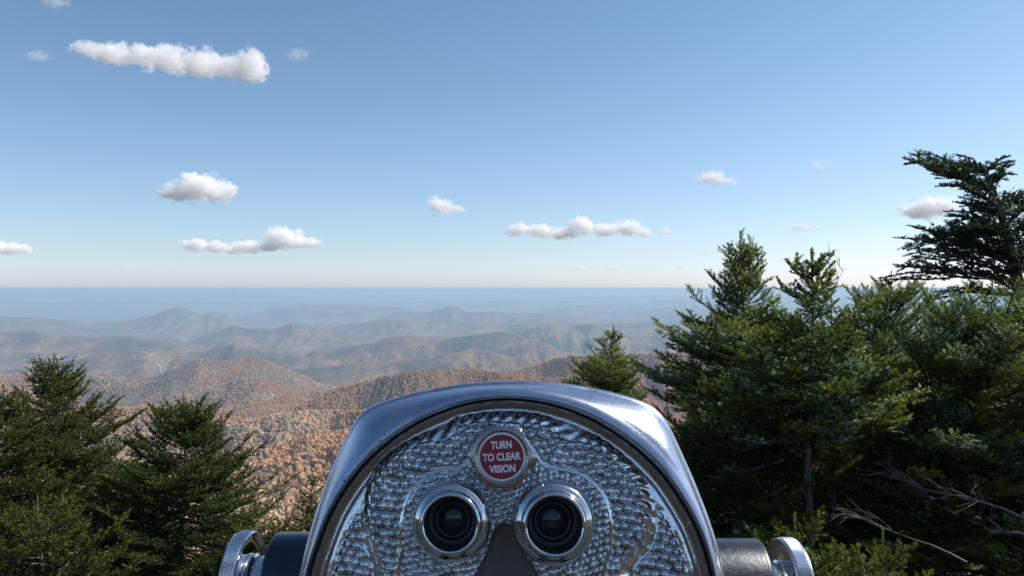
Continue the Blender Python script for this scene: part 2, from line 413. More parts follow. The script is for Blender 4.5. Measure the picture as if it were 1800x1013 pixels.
# ------------------------------------------------------------------ haze
def build_haze():
    top = 4.9; bot = -1400.0; hw = 270000.0
    V = [(sx*hw, sy*hw, z) for z in (bot, top) for sx, sy in ((-1, -1), (1, -1), (1, 1), (-1, 1))]
    Fc = [(3, 2, 1, 0), (4, 5, 6, 7), (0, 1, 5, 4), (1, 2, 6, 5), (2, 3, 7, 6), (3, 0, 4, 7)]
    me = bpy.data.meshes.new('haze'); me.from_pydata(V, [], Fc); me.update()
    m, t, out = material('haze_air')
    p = t.n('ShaderNodeVolumePrincipled', {'Color': (.345, .545, .76, 1), 'Absorption Color': (.25, .25, .25, 1), 'Density': HAZE_D, 'Anisotropy': .1})
    t.nt.links.new(p.outputs[0], out.inputs['Volume'])
    o = link('haze', me, m); tag(o, kind='stuff')
HAZE_D = 9.0e-5
build_haze()

# ------------------------------------------------------------------ sky, sun, clouds
SUN_AZ, SUN_EL = R(75), R(46)      # azimuth measured from the view direction to the right
sun_dir = Vector((math.sin(SUN_AZ)*math.cos(SUN_EL), math.cos(SUN_AZ)*math.cos(SUN_EL), math.sin(SUN_EL)))
w = bpy.data.worlds.new("World"); scene.world = w; w.use_nodes = True
t = NT(w.node_tree); wo = t.n('ShaderNodeOutputWorld')
sky = t.n('ShaderNodeTexSky', sky_type='NISHITA', sun_disc=False, sun_elevation=SUN_EL, sun_rotation=SUN_AZ,
          altitude=2400, air_density=.96, dust_density=4.5, ozone_density=4.2)
el = t.n('ShaderNodeSeparateXYZ', {0: t.n('ShaderNodeTexCoord').outputs['Generated']}).outputs[2]
low = t.ramp(el, [(0.0, (1.12, 1.04, 1.17)), (.045, (1.06, .97, .90)), (.18, (1.09, 1.05, .91)), (.33, (1.0, 1.05, .93)), (.6, (.92, .99, .93))])
skc = t.mix(1.0, sky.outputs[0], low, 'MULTIPLY')
bg = t.n('ShaderNodeBackground', {'Color': skc, 'Strength': .10})
t.nt.links.new(bg.outputs[0], wo.inputs[0])
sd = bpy.data.lights.new('sun', 'SUN'); so = bpy.data.objects.new('sun', sd); C.objects.link(so)
sd.energy = 3.6; sd.angle = R(.53); sd.color = (1.0, .95, .86)
so.rotation_euler = sun_dir.to_track_quat('Z', 'Y').to_euler()
so.location = (0, 0, 50)

def cloud(label, puffs, dens=.16, thr=.34, base_alt=1300, soft=1.0, nscale=1.0, seed=0, depth=None):
    """puffs: (px, py, rx, ry) in photograph pixels"""
    cx = sum(p[0] for p in puffs)/len(puffs); cy = max(p[1] for p in puffs)
    D = depth or base_alt*F/(HZ-cy); s = D/F
    loc = W(cx, cy, D)
    loc3 = []
    rnd = random.Random(seed+int(cx))
    for (px, py, rx, ry) in puffs:
        rx *= 1.22; ry *= (1.14 if len(puffs) != 7 or py > 200 else .92)
        loc3.append(((px-cx), rnd.uniform(-.25, .25)*rx, -(py-cy), rx, (rx*ry)**.5*1.05, ry))
    bm = bmesh.new()
    for (x, y, z, rx, ry, rz) in loc3:
        bmesh.ops.create_icosphere(bm, subdivisions=3, radius=1.0, matrix=Matrix.Translation((x, y, z)) @ Matrix.Diagonal((rx*1.02, ry*1.02, rz*1.02, 1)))
    me = bpy.data.meshes.new('cloud'); bm.to_mesh(me); bm.free()
    tmp = bpy.data.objects.new('tmp', me); C.objects.link(tmp)
    md = tmp.modifiers.new('r', 'REMESH'); md.mode = 'VOXEL'; md.voxel_size = max(.22, min(p[3] for p in puffs)/5)
    dg = bpy.context.evaluated_depsgraph_get(); me2 = bpy.data.meshes.new_from_object(tmp.evaluated_get(dg))
    bpy.data.objects.remove(tmp)
    me2.name = 'cloud'; me2.materials.clear()
    m, t, out = material('cloud_vapour')
    oc = t.n('ShaderNodeTexCoord').outputs['Object']
    off = t.n('ShaderNodeVectorMath', {0: oc, 1: (cx*.37+seed, cy*.21, 3.1*seed)}, operation='ADD').outputs[0]
    ms = max(p[3] for p in puffs)
    field = None
    for (x, y, z, rx, ry, rz) in loc3:
        a = t.n('ShaderNodeVectorMath', {0: oc, 1: (x, y, z)}, operation='SUBTRACT').outputs[0]
        b = t.n('ShaderNodeVectorMath', {0: a, 1: (1/rx, 1/ry, 1/rz)}, operation='MULTIPLY').outputs[0]
        b = t.n('ShaderNodeVectorMath', {0: b, 1: (1, 1, 1)}, operation='MULTIPLY').outputs[0]
        l = t.n('ShaderNodeVectorMath', {0: b}, operation='LENGTH').outputs['Value']
        f = t.math('SUBTRACT', 1.0, l)
        field = f if field is None else t.math('SMOOTH_MAX', field, f, .18)
    nz = t.noise(off, nscale*1.5/ms, 5, .62)
    nf = t.noise(off, nscale*5.0/ms, 4, .6)
    fld = t.math('ADD', field, t.math('MULTIPLY', t.math('SUBTRACT', nz, .5), 2.0*soft))
    fld = t.math('ADD', fld, t.math('MULTIPLY', t.math('SUBTRACT', nf, .5), .8*soft))
    # the hull itself always holds nothing: fade by the bare field
    edge = t.math('MULTIPLY', field, 7.0, clamp=True)
    d = t.math('MULTIPLY', t.math('SUBTRACT', fld, thr), 5.0, clamp=True)
    d = t.math('MULTIPLY', t.math('MULTIPLY', d, edge), dens/s)
    p = t.n('ShaderNodeVolumePrincipled', {'Color': (.998, .998, 1.0, 1), 'Density': d, 'Anisotropy': .0})
    t.nt.links.new(p.outputs[0], out.inputs['Volume'])
    try: m.cycles.volume_step_rate = .35
    except Exception: pass
    o = link('cloud', me2, m); o.location = Vector(loc); o.scale = (s, s, s)
    tag(o, label, 'cloud', 'clouds in the blue sky')
    return o
CLOUDS = True
if CLOUDS:
    cloud('long white streak of cloud, highest and widest in the sky',
          [(150, 85, 34, 24), (195, 92, 46, 30), (250, 98, 50, 32), (305, 106, 52, 34), (360, 112, 52, 34), (410, 118, 42, 34), (445, 118, 28, 44)], dens=.055, thr=.32, soft=1.1)
    cloud('rounded puffy cloud with grey underside, alone below the long streak',
          [(315, 336, 44, 22), (345, 328, 44, 34), (380, 336, 34, 26)], dens=.085, thr=.34, soft=.9)
    cloud('low double cloud with a tall right hump and a flat left tail',
          [(342, 430, 30, 16), (385, 434, 34, 12), (412, 436, 30, 12), (440, 434, 44, 14), (500, 420, 40, 26), (545, 427, 34, 11), (480, 436, 36, 10)], dens=.10, thr=.34, soft=.9)
    cloud('small ragged white puff in mid sky above the viewer', [(772, 362, 26, 21), (800, 368, 22, 9)], dens=.08, thr=.34)
    cloud('lumpy chain of white clouds low over the far ridge',
          [(912, 404, 26, 16), (948, 406, 30, 16), (990, 410, 36, 15), (1024, 396, 28, 22), (1064, 404, 36, 16), (1104, 402, 34, 18), (1130, 408, 20, 11)], dens=.10, thr=.34, soft=.9)
    cloud('small white wisp above the fir with the forked top', [(1250, 315, 34, 16), (1285, 320, 18, 8)], dens=.07, thr=.36)
    cloud('grey bottomed cloud touching the windswept fir', [(1612, 370, 34, 18), (1645, 364, 38, 26), (1672, 364, 26, 20)], dens=.10, thr=.34, soft=.9)
    cloud('white cloud cut by the right border behind the windswept fir', [(1800, 358, 24, 20), (1822, 360, 30, 24)], dens=.10, thr=.34, soft=.9)
    cloud('flat cloud cut by the left border above the hills', [(-10, 436, 40, 18), (28, 438, 40, 13)], dens=.10, thr=.34, soft=.9)
    cloud('thin cream wisp above the cross topped fir', [(1404, 400, 20, 8), (1428, 401, 18, 5)], dens=.08, thr=.3)
    cloud('faint torn wisp, highest cloud to the right of the forked fir', [(1440, 292, 22, 13)], dens=.03, thr=.36)
    cloud('tiny cloud scrap just right of the lumpy chain', [(1170, 408, 17, 9)], dens=.06, thr=.3)
    cloud('faint smudge of cloud left of the long streak', [(62, 96, 28, 12)], dens=.014, thr=.34)
    cloud('faint smudge of cloud right of the long streak', [(524, 97, 26, 14)], dens=.014, thr=.34)
    cloud('pale scrap of cloud at the top border above the long streak', [(98, 2, 26, 16)], dens=.014, thr=.32)
    cloud('low thin cloud streak under the lumpy chain', [(1015, 471, 26, 6), (1045, 470, 14, 5)], dens=.07, thr=.3)
    cloud('low thin cloud streak second under the lumpy chain, farther right', [(1075, 471, 20, 6), (1100, 476, 14, 4)], dens=.07, thr=.3)
    cloud('tiny low cloud dot left of the forked fir', [(1232, 447, 14, 5)], dens=.08, thr=.3)
    cloud('tiny low cloud streak at the foot of the forked fir crown', [(1196, 471, 14, 4)], dens=.08, thr=.3)
    cloud('low faint streak of cloud under the low double cloud', [(231, 468, 22, 5)], dens=.05, thr=.3)

# ------------------------------------------------------------------ tower viewer
TILT = R(10); VD = 0.488
O0 = W(883, 917, VD)                                    # point of the face between the eyepieces
AX = np.array([1.0, 0, 0]); AD = np.array([0, math.cos(TILT), -math.sin(TILT)]); AU = np.array([0, math.sin(TILT), math.cos(TILT)])
GROUND = np.array([O0[0], O0[1]+.13, 0.0])
def loc2w(x, d, z): return O0+AX*x+AD*d+AU*z
def px2(px, py, d=0.0):
    """photograph pixel -> (x, z) on the viewer's face plane pushed back by d"""
    r = np.array([(px-CX)/F, 1.0, -(py-CY)/F])
    tt = (d-np.dot(CAM-O0, AD))/np.dot(r, AD)
    P = CAM+r*tt-O0
    return float(np.dot(P, AX)), float(np.dot(P, AU))
def cr_closed(pts, per=14):
    pts = [np.array(p, float) for p in pts]; n = len(pts); out = []
    for i in range(n):
        p0, p1, p2, p3 = pts[i-1], pts[i], pts[(i+1) % n], pts[(i+2) % n]
        d1 = np.linalg.norm(p2-p1)**.5; d0 = max(np.linalg.norm(p1-p0)**.5, 1e-6); d2 = max(np.linalg.norm(p3-p2)**.5, 1e-6)
        m1 = (p2-p1)-d1*((p2-p0)/(d0+d1)-(p1-p0)/d0)*1.0
        m1 = d1*((p1-p0)/d0-(p2-p0)/(d0+d1)+(p2-p1)/d1); m2 = d1*((p2-p1)/d1-(p3-p1)/(d1+d2)+(p3-p2)/d2)
        for k in range(per):
            u = k/per
            out.append((2*u**3-3*u*u+1)*p1+(u**3-2*u*u+u)*m1+(-2*u**3+3*u*u)*p2+(u**3-u*u)*m2)
    return out
GASKET = [(542, 1012), (560, 953), (585, 894), (626, 832), (675, 783), (731, 744), (800, 715), (850, 704), (900, 701), (957, 708), (1029, 731), (1101, 774), (1155, 822), (1194, 873), (1228, 935), (1252, 1012),
          (1262, 1100), (1245, 1220), (1170, 1330), (1040, 1400), (897, 1420), (755, 1400), (620, 1330), (548, 1220), (531, 1100)]
CREASE = [(533, 1012), (550, 949), (573, 885), (613, 820), (660, 768), (720, 728), (790, 699), (850, 688), (902, 685), (962, 690), (1040, 712), (1115, 756), (1170, 806), (1209, 862), (1243, 930), (1263, 1012),
          (1274, 1100), (1256, 1228), (1178, 1341), (1044, 1412), (897, 1432), (750, 1412), (612, 1341), (537, 1228), (519, 1100)]
OUTER = [(525, 1012), (547, 920), (566, 861), (592, 798), (634, 726), (690, 700), (775, 680), (840, 672), (900, 669.5), (965, 671), (1050, 683), (1137, 708), (1166, 730), (1208, 811), (1244, 901), (1276, 1012),
         (1288, 1100), (1272, 1240), (1190, 1356), (1048, 1428), (897, 1448), (746, 1428), (602, 1356), (522, 1240), (507, 1100)]
def ring(pix, d, per=14, grow=0.0, wander=None):
    pts = [px2(px, py, d) for px, py in pix]
    cc = cr_closed(pts, per)
    if grow:
        ctr = np.mean(cc, axis=0); cc = [c+(c-ctr)/np.linalg.norm(c-ctr)*grow for c in cc]
    return cc
def to3(cc, d): return [loc2w(c[0], (d[i] if hasattr(d, '__len__') else d), c[1]) for i, c in enumerate(cc)]
def shrink(cc, g):
    ctr = np.mean(cc, axis=0); return [c-(c-ctr)/np.linalg.norm(c-ctr)*g for c in cc]
def lerp(a, b, t_): return [p+(q-p)*t_ for p, q in zip(a, b)]

def build_viewer():
    root = empty('tower_viewer', GROUND)
    tag(root, 'silver coin operated binocular viewer with hammered metal face and red round sign', 'binocular viewer')
    O = GROUND
    cast = metal('cast_aluminium', (.50, .545, .66), .30, .10, specks=True, bump=.12, grime=.18, grime_col=(.2, .2, .22))
    dark_al = metal('worn_aluminium', (.085, .09, .10), .34, .2, specks=True, bump=.3, grime=.5)
    chrome = metal('chrome', (.72, .73, .75), .09, .08, bump=.03, grime=.22)
    nutm = metal('nickel_bronze', (.44, .39, .37), .24, .15, bump=.06, grime=.3)
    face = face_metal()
    rim_m = metal('rim_brown_reflection', (.36, .35, .36), .24, .2, bump=.2, grime=.5, grime_col=(.13, .085, .07))  # reddish brown reflection put into the rim colour as mottling
    knurl_m = metal('knurled_steel', (.74, .75, .78), .2, .1, grime=.2)
    rubber = plain('black_rubber', (.012, .012, .014), .45, var=.3)
    inner = plain('matt_black', (.030, .029, .033), .5, var=.3)
    recess_m = plain('dark_painted_recess', (.14, .125, .125), .45, var=.10, scale=40)
    # --- housing
    g = ring(GASKET, .004); cr = ring(CREASE, -.003); ou = ring(OUTER, .020)
    n = len(g)
    wid = [np.linalg.norm(a-b) for a, b in zip(cr, ou)]
    def dd(a, b, t_): return a+(b-a)*t_
    rings = []
    rings.append(to3(shrink(g, -.0005), .016))
    rings.append(to3(g, .005))
    rings.append(to3(lerp(g, cr, .05), -.0022))
    rings.append(to3(lerp(g, cr, .14), -.0038))
    rings.append(to3(lerp(g, cr, .30), -.0044))
    rings.append(to3(lerp(g, cr, .60), -.0040))
    rings.append(to3(lerp(g, cr, .92), -.0032))
    rings.append(to3(lerp(cr, ou, .03), -.0022))
    m = 14; oi = shrink(ou, .0024)
    for k in range(1, m+1):
        u = k/m
        q = lerp(cr, oi, .03+.97*u)
        # a shallow cove that climbs back and then rolls over the shoulder
        dep = [-.0022+.0222*(u**1.15)*(.55+.45*min(1, w_/.012))+.0015*math.sin(math.pi*u)*(w_/.012)*(-.9) for w_ in wid]
        rings.append(to3(q, dep))
    last = [-.0022+.0222*(.55+.45*min(1, w_/.012)) for w_ in wid]
    for th in (15, 30, 45, 60, 75, 90):
        rings.append(to3(shrink(ou, .0024*(1-math.sin(R(th)))), [l+.0042*(1-math.cos(R(th)))+.0012*th/90 for l in last]))
    base = shrink(ou, 0)
    rings.append(to3(shrink(base, .006), .10)); rings.append(to3(shrink(base, .016), .20)); rings.append(to3(shrink(base, .030), .27)); rings.append(to3(shrink(base, .055), .30))
    b = MB(); b.loft(rings, cap1=True)
    house = b.build('housing', cast, root, angle=40, org=O)
    # --- rubber gasket
    b = MB(); b.loft([to3(shrink(g, -.0005), .0105), to3(shrink(g, .0001), .0052), to3(shrink(g, .0008), .0046), to3(shrink(g, .0014), .0056), to3(shrink(g, .0017), .012)])
    b.build('gasket', rubber, root, org=O)
    # --- face plate as a height field
    plate = np.array(shrink(g, .0012))
    h = .00045
    x0, z0 = plate.min(0)-.002; x1, z1 = plate.max(0)+.002
    z0 = max(z0, -.085)
    xs = np.arange(x0, x1, h); zs = np.arange(z0, z1, h)
    X, Z = np.meshgrid(xs, zs); sh = X.shape; X = X.ravel(); Z = Z.ravel()
    def sdf(poly):
        poly = np.asarray(poly); d = np.full(X.shape, 9.0); ins = np.zeros(X.shape, bool); arc = np.zeros(X.shape); acc = 0.0
        for i in range(len(poly)):
            a = poly[i]; e = poly[(i+1) % len(poly)]; ex, ez = e-a; L = math.hypot(ex, ez)
            if L < 1e-9: continue
            tt = np.clip(((X-a[0])*ex+(Z-a[1])*ez)/(L*L), 0, 1)
            q = np.hypot(X-a[0]-tt*ex, Z-a[1]-tt*ez); mm = q < d
            d[mm] = q[mm]; arc[mm] = acc+tt[mm]*L; acc += L
            if abs(ez) > 1e-12:
                c = ((a[1] > Z) != (e[1] > Z)) & (X < ex*(Z-a[1])/ez+a[0]); ins ^= c
        return np.where(ins, d, -d), arc
    P = lambda L: [px2(*q) for q in L]
    sd_plate, _ = sdf(plate)
    plat = cr_closed(P([(657, 1000), (640, 950), (634, 900), (640, 855), (655, 818), (690, 785), (742, 758), (781, 748), (793, 730), (830, 723), (890, 720), (950, 724), (972, 733), (1004, 752), (1052, 762), (1085, 784), (1108, 806), (1138, 842), (1152, 880), (1154, 925), (1142, 965), (1112, 1000), (1110, 1060), (890, 1100), (670, 1060)]), 5)
    sd1, arc = sdf(plat)
    left = sstep(px2(760, 900)[0], px2(700, 900)[0], X)
    wob = .0012*np.sin(arc*2*np.pi/.0088)
    wall = sstep(.0002, .0082-.0030*left, sd1+wob*.35)
    rib = np.abs(((arc/.0088+sd1/.016) % 1)-.5)*2
    ribh = (sstep(0, 1, rib)-.5)*.0018*np.exp(-((sd1-.0048)/.0030)**2)*(1-.55*left)*sstep(px2(0, 1010)[1], px2(0, 980)[1], Z)
    inn = cr_closed(P([(706, 1040), (703, 960), (706, 910), (718, 872), (740, 847), (772, 828), (805, 824), (824, 814), (838, 790), (885, 765), (928, 782), (942, 800), (956, 818), (978, 825), (1010, 831), (1040, 848), (1062, 874), (1074, 915), (1074, 960), (1062, 1010), (1050, 1060), (890, 1090)]), 5)
    sd2, _ = sdf(inn)
    H = wall*.0034+ribh
    H += .0009*np.exp(-(sd2/.0011)**2)+sstep(-.0005, .002, sd2)*.0009
    # pebbles: jittered cells
    def pebbles(pitch, seed, rot, jit, sx=1.0):
        ca, sa = math.cos(rot), math.sin(rot)
        U = (X*ca+Z*sa)/(pitch*sx); Vv = (-X*sa+Z*ca)/pitch
        # gentle bending of the rows
        Vv = Vv+.35*np.sin(U*.16+seed); U = U+.3*np.sin(Vv*.15)
        j0 = np.floor(Vv); best = np.full(U.shape, 9.0); bi = np.zeros(U.shape)
        for dj in (-1, 0, 1):
            j = j0+dj; sh_ = .5*(j % 2); i0 = np.floor(U-sh_)
            for di in (-1, 0, 1):
                i = i0+di
                hsh = np.sin(i*127.1+j*311.7+seed)*43758.5453; r1 = hsh-np.floor(hsh)
                hsh = np.sin(i*269.5+j*183.3+seed)*43758.5453; r2 = hsh-np.floor(hsh)
                cxx = i+sh_+.5+(r1-.5)*jit; cyy = j+.5+(r2-.5)*jit
                d_ = np.hypot((U-cxx)*.95, Vv-cyy)/(.84+.3*r1); mm = d_ < best; best[mm] = d_[mm]; bi[mm] = r2[mm]
        return np.clip(1-(best/.495)**2, 0, 1)**.8*(.7+.6*bi), best
    pa, _ = pebbles(.0053, 3.0, -.10, .40, 1.10); pb, _ = pebbles(.0039, 8.0, .25, .42)
    inner_w = sstep(-.0005, .001, sd2)
    mid_w = sstep(.0070, .0084, sd1+wob*.3+.002*left)*(1-sstep(-.003, -.001, sd2))
    H += pb*.0018*inner_w*sstep(.0015, .003, np.abs(sd2))
    H += pa*.0025*mid_w
    side = sstep(.0015, .004, -sd1)*sstep(.0125, .0165, sd_plate)*sstep(px2(0, 790)[1], px2(0, 850)[1], Z)
    H += pa*.0024*side
    H += fbm(X, Z, .012, 3, seed=5)*.00022
    # smooth outer band dishes up to the gasket
    H += -.0016*np.exp(-((sd_plate-.006)/.003)**2)
    # nose recess
    nose = cr_closed(P([(876, 929), (887, 925), (899, 929), (909, 952), (919, 975), (943, 1012), (956, 1060), (890, 1080), (824, 1060), (839, 1012), (857, 975), (866, 948)]), 5)
    sdn, _ = sdf(nose)
    H = H*(1-sstep(-.0018, .0004, sdn)); dep = .0064-H
    dep = dep+sstep(-.0012, .0016, sdn)*.010+sstep(0, .02, sdn)*.004
    Vv = np.array([loc2w(a, d_, c_) for a, d_, c_ in zip(X, dep, Z)])-O
    idx = np.arange(len(X)).reshape(sh)
    q = np.stack([idx[:-1, :-1], idx[:-1, 1:], idx[1:, 1:], idx[1:, :-1]], -1).reshape(-1, 4)
    okp = (sd_plate > 0); keep = okp[q].all(1)
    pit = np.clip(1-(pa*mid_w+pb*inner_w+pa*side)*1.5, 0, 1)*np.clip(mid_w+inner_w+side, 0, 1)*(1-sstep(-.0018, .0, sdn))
    innose = (sdn > .0006)[q].all(1)
    for epx, epy, ek in ((795, 915, 1.0), (972.5, 917, 1.05)):
        ex_, ez_ = px2(epx, epy, 0); keep = keep & (np.hypot(X-ex_, Z-ez_) > .0195*ek)[q].all(1)
    inrim = (sd_plate < .0052)[q].all(1)
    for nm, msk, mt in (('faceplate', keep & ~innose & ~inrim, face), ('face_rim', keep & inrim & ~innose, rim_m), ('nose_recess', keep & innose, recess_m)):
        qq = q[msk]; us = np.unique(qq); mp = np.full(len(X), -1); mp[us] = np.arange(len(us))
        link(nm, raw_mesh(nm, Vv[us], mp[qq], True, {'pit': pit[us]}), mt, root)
    # --- eyepieces
    aD, aX, aU = Vector(AD), Vector(AX), Vector(AU)
    lens_m, t, out = material('coated_glass')
    p = t.n('ShaderNodeBsdfPrincipled', {'Base Color': (.035, .040, .052, 1), 'Roughness': .10, 'Specular IOR Level': .4, 'Coat Weight': .25, 'Coat Tint': (.3, .8, .7, 1)})
    t.nt.links.new(p.outputs[0], out.inputs[0])
    for px, py, k in ((795, 915, 1.0), (972.5, 917, 1.05)):
        x, z = px2(px, py, 0); o3 = Vector(loc2w(x, 0, z))
        prof = [(22.5, 6), (24.3, 2.5), (25.0, -.5), (25.1, -3.5), (24.7, -6.3), (23.8, -8.7), (22.4, -10.6), (20.9, -11.7), (19.8, -12.1), (19.4, -12.9), (19.4, -14.2), (19.1, -15.7), (18.5, -17.0), (17.6, -17.8), (16.7, -17.8), (16.0, -17.0), (15.7, -15.2)]
        b = MB(); b.lathe([(r*.001*k, d*.001) for r, d in prof], o3, aD, aX, aU, 128)
        e = b.build('eyepiece', chrome, root, angle=60, org=O)
        prof = [(15.8, -15.2), (15.2, -12), (15.0, 2), (12.6, 2.6), (12.4, 5), (11.8, 5.4), (9.8, 5.6), (9.6, 9), (9.0, 12)]
        b = MB(); b.lathe([(r*.001*k, d*.001) for r, d in prof], o3, aD, aX, aU, 96)
        b.build('inner_tube', inner, e, angle=30, org=O)
        b = MB(); b.lathe([(r*.001*k, d*.001) for r, d in ((11.4, 5.1), (11.9, 4.4), (12.35, 4.9), (12.3, 5.6))], o3, aD, aX, aU, 96)
        b.build('lens_ring', dark_al, e, org=O)
        prof = [(9.7, 8.6), (7.5, 7.6), (5, 6.9), (2.5, 6.6), (.01, 6.5)]
        b = MB(); b.lathe([(r*.001*k, d*.001) for r, d in prof], o3, aD, aX, aU, 96)
        b.build('lens', lens_m, e, org=O)
    # --- hexagonal focus knob with its sign
    x, z = px2(882, 803, -.010); o3 = Vector(loc2w(x, 0, z)); b = MB()
    rc = .0220; n = 144; rings = []
    def hexr(an, rr): 
        a6 = (an % (math.pi/3))-math.pi/6; return rr*math.cos(math.pi/6)/math.cos(a6)
    for d, f_ in ((.004, None), (-.0092, None), (-.0102, .0214), (-.0112, .0200), (-.0119, .0184), (-.0121, .0166), (-.0116, .0157), (-.0113, .0152), (-.0113, .001)):
        rg = []
        for k in range(n):
            an = 2*math.pi*k/n; rr = hexr(an+R(2), rc)
            if f_: rr = min(rr, f_) if d > -.0119 else f_
            rg.append(o3+aD*d+(aX*math.cos(an)+aU*math.sin(an))*rr)
        rings.append(rg)
    b.loft(rings, cap1=True)
    knob = b.build('focus_knob', nutm, root, angle=28, org=O)
    red, t, out = material('red_sign_face')
    p = t.n('ShaderNodeBsdfPrincipled', {'Base Color': (.30, .006, .026, 1), 'Roughness': .35}); t.nt.links.new(p.outputs[0], out.inputs[0])
    white = plain('white_sign_print', (.84, .85, .88), .4, var=.05, scale=400)
    b = MB(); b.lathe([(.0147, -.01132), (.0147, -.01165), (.0001, -.01165)], o3, aD, aX, aU, 96); b.build('sign_disc', white, knob, org=O)
    b = MB(); b.lathe([(.01375, -.01165), (.01375, -.01180), (.0001, -.01180)], o3, aD, aX, aU, 96); sgn = b.build('sign_face', red, knob, org=O)
    for txt, dz, hh in (('TURN', .00735, .0049), ('TO CLEAR', .0, .0049), ('VISION', -.00735, .0049)):
        cu = bpy.data.curves.new('t', 'FONT'); cu.body = txt; cu.size = 1; cu.offset = .04; cu.extrude = 0; cu.space_character = 1.0
        cu.align_x = 'CENTER'; cu.align_y = 'CENTER'; cu.resolution_u = 4
        to = bpy.data.objects.new('t', cu); C.objects.link(to)
        dg = bpy.context.evaluated_depsgraph_get(); me = bpy.data.meshes.new_from_object(to.evaluated_get(dg))
        bpy.data.objects.remove(to)
        co = np.empty(len(me.vertices)*3); me.vertices.foreach_get('co', co); co = co.reshape(-1, 3)
        w_, h_ = np.ptp(co[:, 0]), np.ptp(co[:, 1]); co[:, 0] -= co[:, 0].mean()*0+(co[:, 0].max()+co[:, 0].min())/2; co[:, 1] -= (co[:, 1].max()+co[:, 1].min())/2
        wd = {'TURN': .0133, 'TO CLEAR': .0242, 'VISION': .0165}[txt]
        a = co[:, 0]/w_*wd; c_ = co[:, 1]/h_*hh+dz
        an = R(3.0); xx = a*math.cos(an)-c_*math.sin(an); zz = a*math.sin(an)+c_*math.cos(an)
        V = np.array([np.array(o3)+AX*p_+AU*q_+AD*(-.01187) for p_, q_ in zip(xx, zz)])-O
        me.vertices.foreach_set('co', V.ravel()); me.materials.clear(); me.update()
        me.name = 'lettering'; link('lettering', me, white, sgn)
    # --- side arms and knurled knobs
    Y0 = .60; SR = .895; KX = Y0/.56
    for sgn_, top, xa, xb, ka, kb, zoff, mt in ((-1, 939, -.150, -.174, -.1905, -.2020, 0, metal('shaded_arm_metal', (.07, .08, .10), .3, .1, bump=.1, grime=.1)), (1, 951, .150, .1825, .1968, .2090, 0, dark_al)):  # left arm: same metal, blue-black of its shade side put into the colour
        zc = CAM[2]-(top-CY)/F*Y0-.043*SR; xa, xb, ka, kb = xa*KX, xb*KX, ka*KX, kb*KX
        cx_ = Vector((0, Y0, zc)); ax = Vector((1, 0, 0))*sgn_; u = Vector((0, 0, 1)); w2 = Vector((0, 1, 0))
        a, e = abs(xa)-.07, abs(xb); b = MB()
        prof = [(.043, a), (.0431, e-.0030), (.0425, e-.0012), (.0412, e-.0003), (.039, e), (.0215, e), (.0215, e+.002)]
        b.lathe([(r_*SR, d_) for r_, d_ in prof], cx_, ax, u, w2, 128); arm = b.build('pivot_arm', mt, root, angle=40, org=O)
        b = MB(); b.lathe([(.048*SR, a), (.0480*SR, a+.046), (.046*SR, a+.049), (.043*SR, a+.049)], cx_, ax, u, w2, 128)
        b.build('collar', cast, arm, angle=40, org=O)
        b = MB(); b.lathe([(.0205, e-.001), (.0205, abs(ka)-.0045), (.0225, abs(ka)-.003), (.0225, abs(ka)+.002)], cx_, ax, u, w2, 96)
        b.build('shaft', chrome, arm, angle=40, org=O)
        k0, k1 = abs(ka), abs(kb); kc = Vector((0, Y0, zc-.0012)); Rk = .0448*SR
        b = MB()
        b.lathe([(.020, k0-.002), (.0215, k0+.0015), (.029, k0+.0035), (.0362, k0+.0025), (.0380, k0+.0006), (.0391, k0), (.0399, k0+.0005), (Rk, k0+.0012)], kc, ax, u, w2, 160)
        b.lathe([(Rk, k1-.0012), (.0397, k1-.0002), (.0385, k1), (.033, k1+.001), (.0001, k1+.0015)], kc, ax, u, w2, 160)
        kn = b.build('hand_knob', chrome if sgn_ < 0 else metal('steel_knob', (.42, .43, .46), .3, .1, grime=.3), root, angle=40, org=O)
        # knurled band, real diamonds
        b = MB(); N_, M_ = 260, int(round((k1-k0-.0024)/.0011/2))*2
        V = []; Fc = []
        for i in range(M_+1):
            for k in range(N_):
                an = 2*math.pi*(k+.0)/N_
                hgt = .00055 if (i+k) % 2 == 0 and 0 < i < M_ else 0.0
                V.append(kc+ax*(k0+.0012+(k1-k0-.0024)*i/M_)+(u*math.cos(an)+w2*math.sin(an))*(Rk+hgt))
        for i in range(M_):
            for k in range(N_): Fc.append((i*N_+k, i*N_+(k+1) % N_, (i+1)*N_+(k+1) % N_, (i+1)*N_+k))
        b.add(V, Fc); b.build('knurled_band', knurl_m, kn, smooth=False, org=O)
    # --- yoke and pedestal under the frame
    zc = CAM[2]-(945-CY)/F*Y0-.043
    b = MB()
    for s_ in (-1, 1):
        b.tube([(O0[0]+s_*.148, Y0+.002, zc-.03), (O0[0]+s_*.150, Y0+.03, zc-.20), (O0[0]+s_*.10, Y0+.05, zc-.33), (O0[0], Y0+.05, zc-.38)], [.020, .024, .028, .034], 20)
    b.build('yoke', dark_al, root, org=O)
    b = MB(); b.lathe([(.17, -.30), (.17, .02), (.165, .035), (.10, .07), (.062, .12), (.055, .2), (.055, zc-.46), (.075, zc-.44), (.075, zc-.38), (.04, zc-.35), (.001, zc-.35)], Vector((O0[0], Y0+.05, 0)), Vector((0, 0, 1)), Vector((1, 0, 0)), Vector((0, 1, 0)), 64)
    b.build('pedestal', dark_al, root, org=O)
    return root
build_viewer()

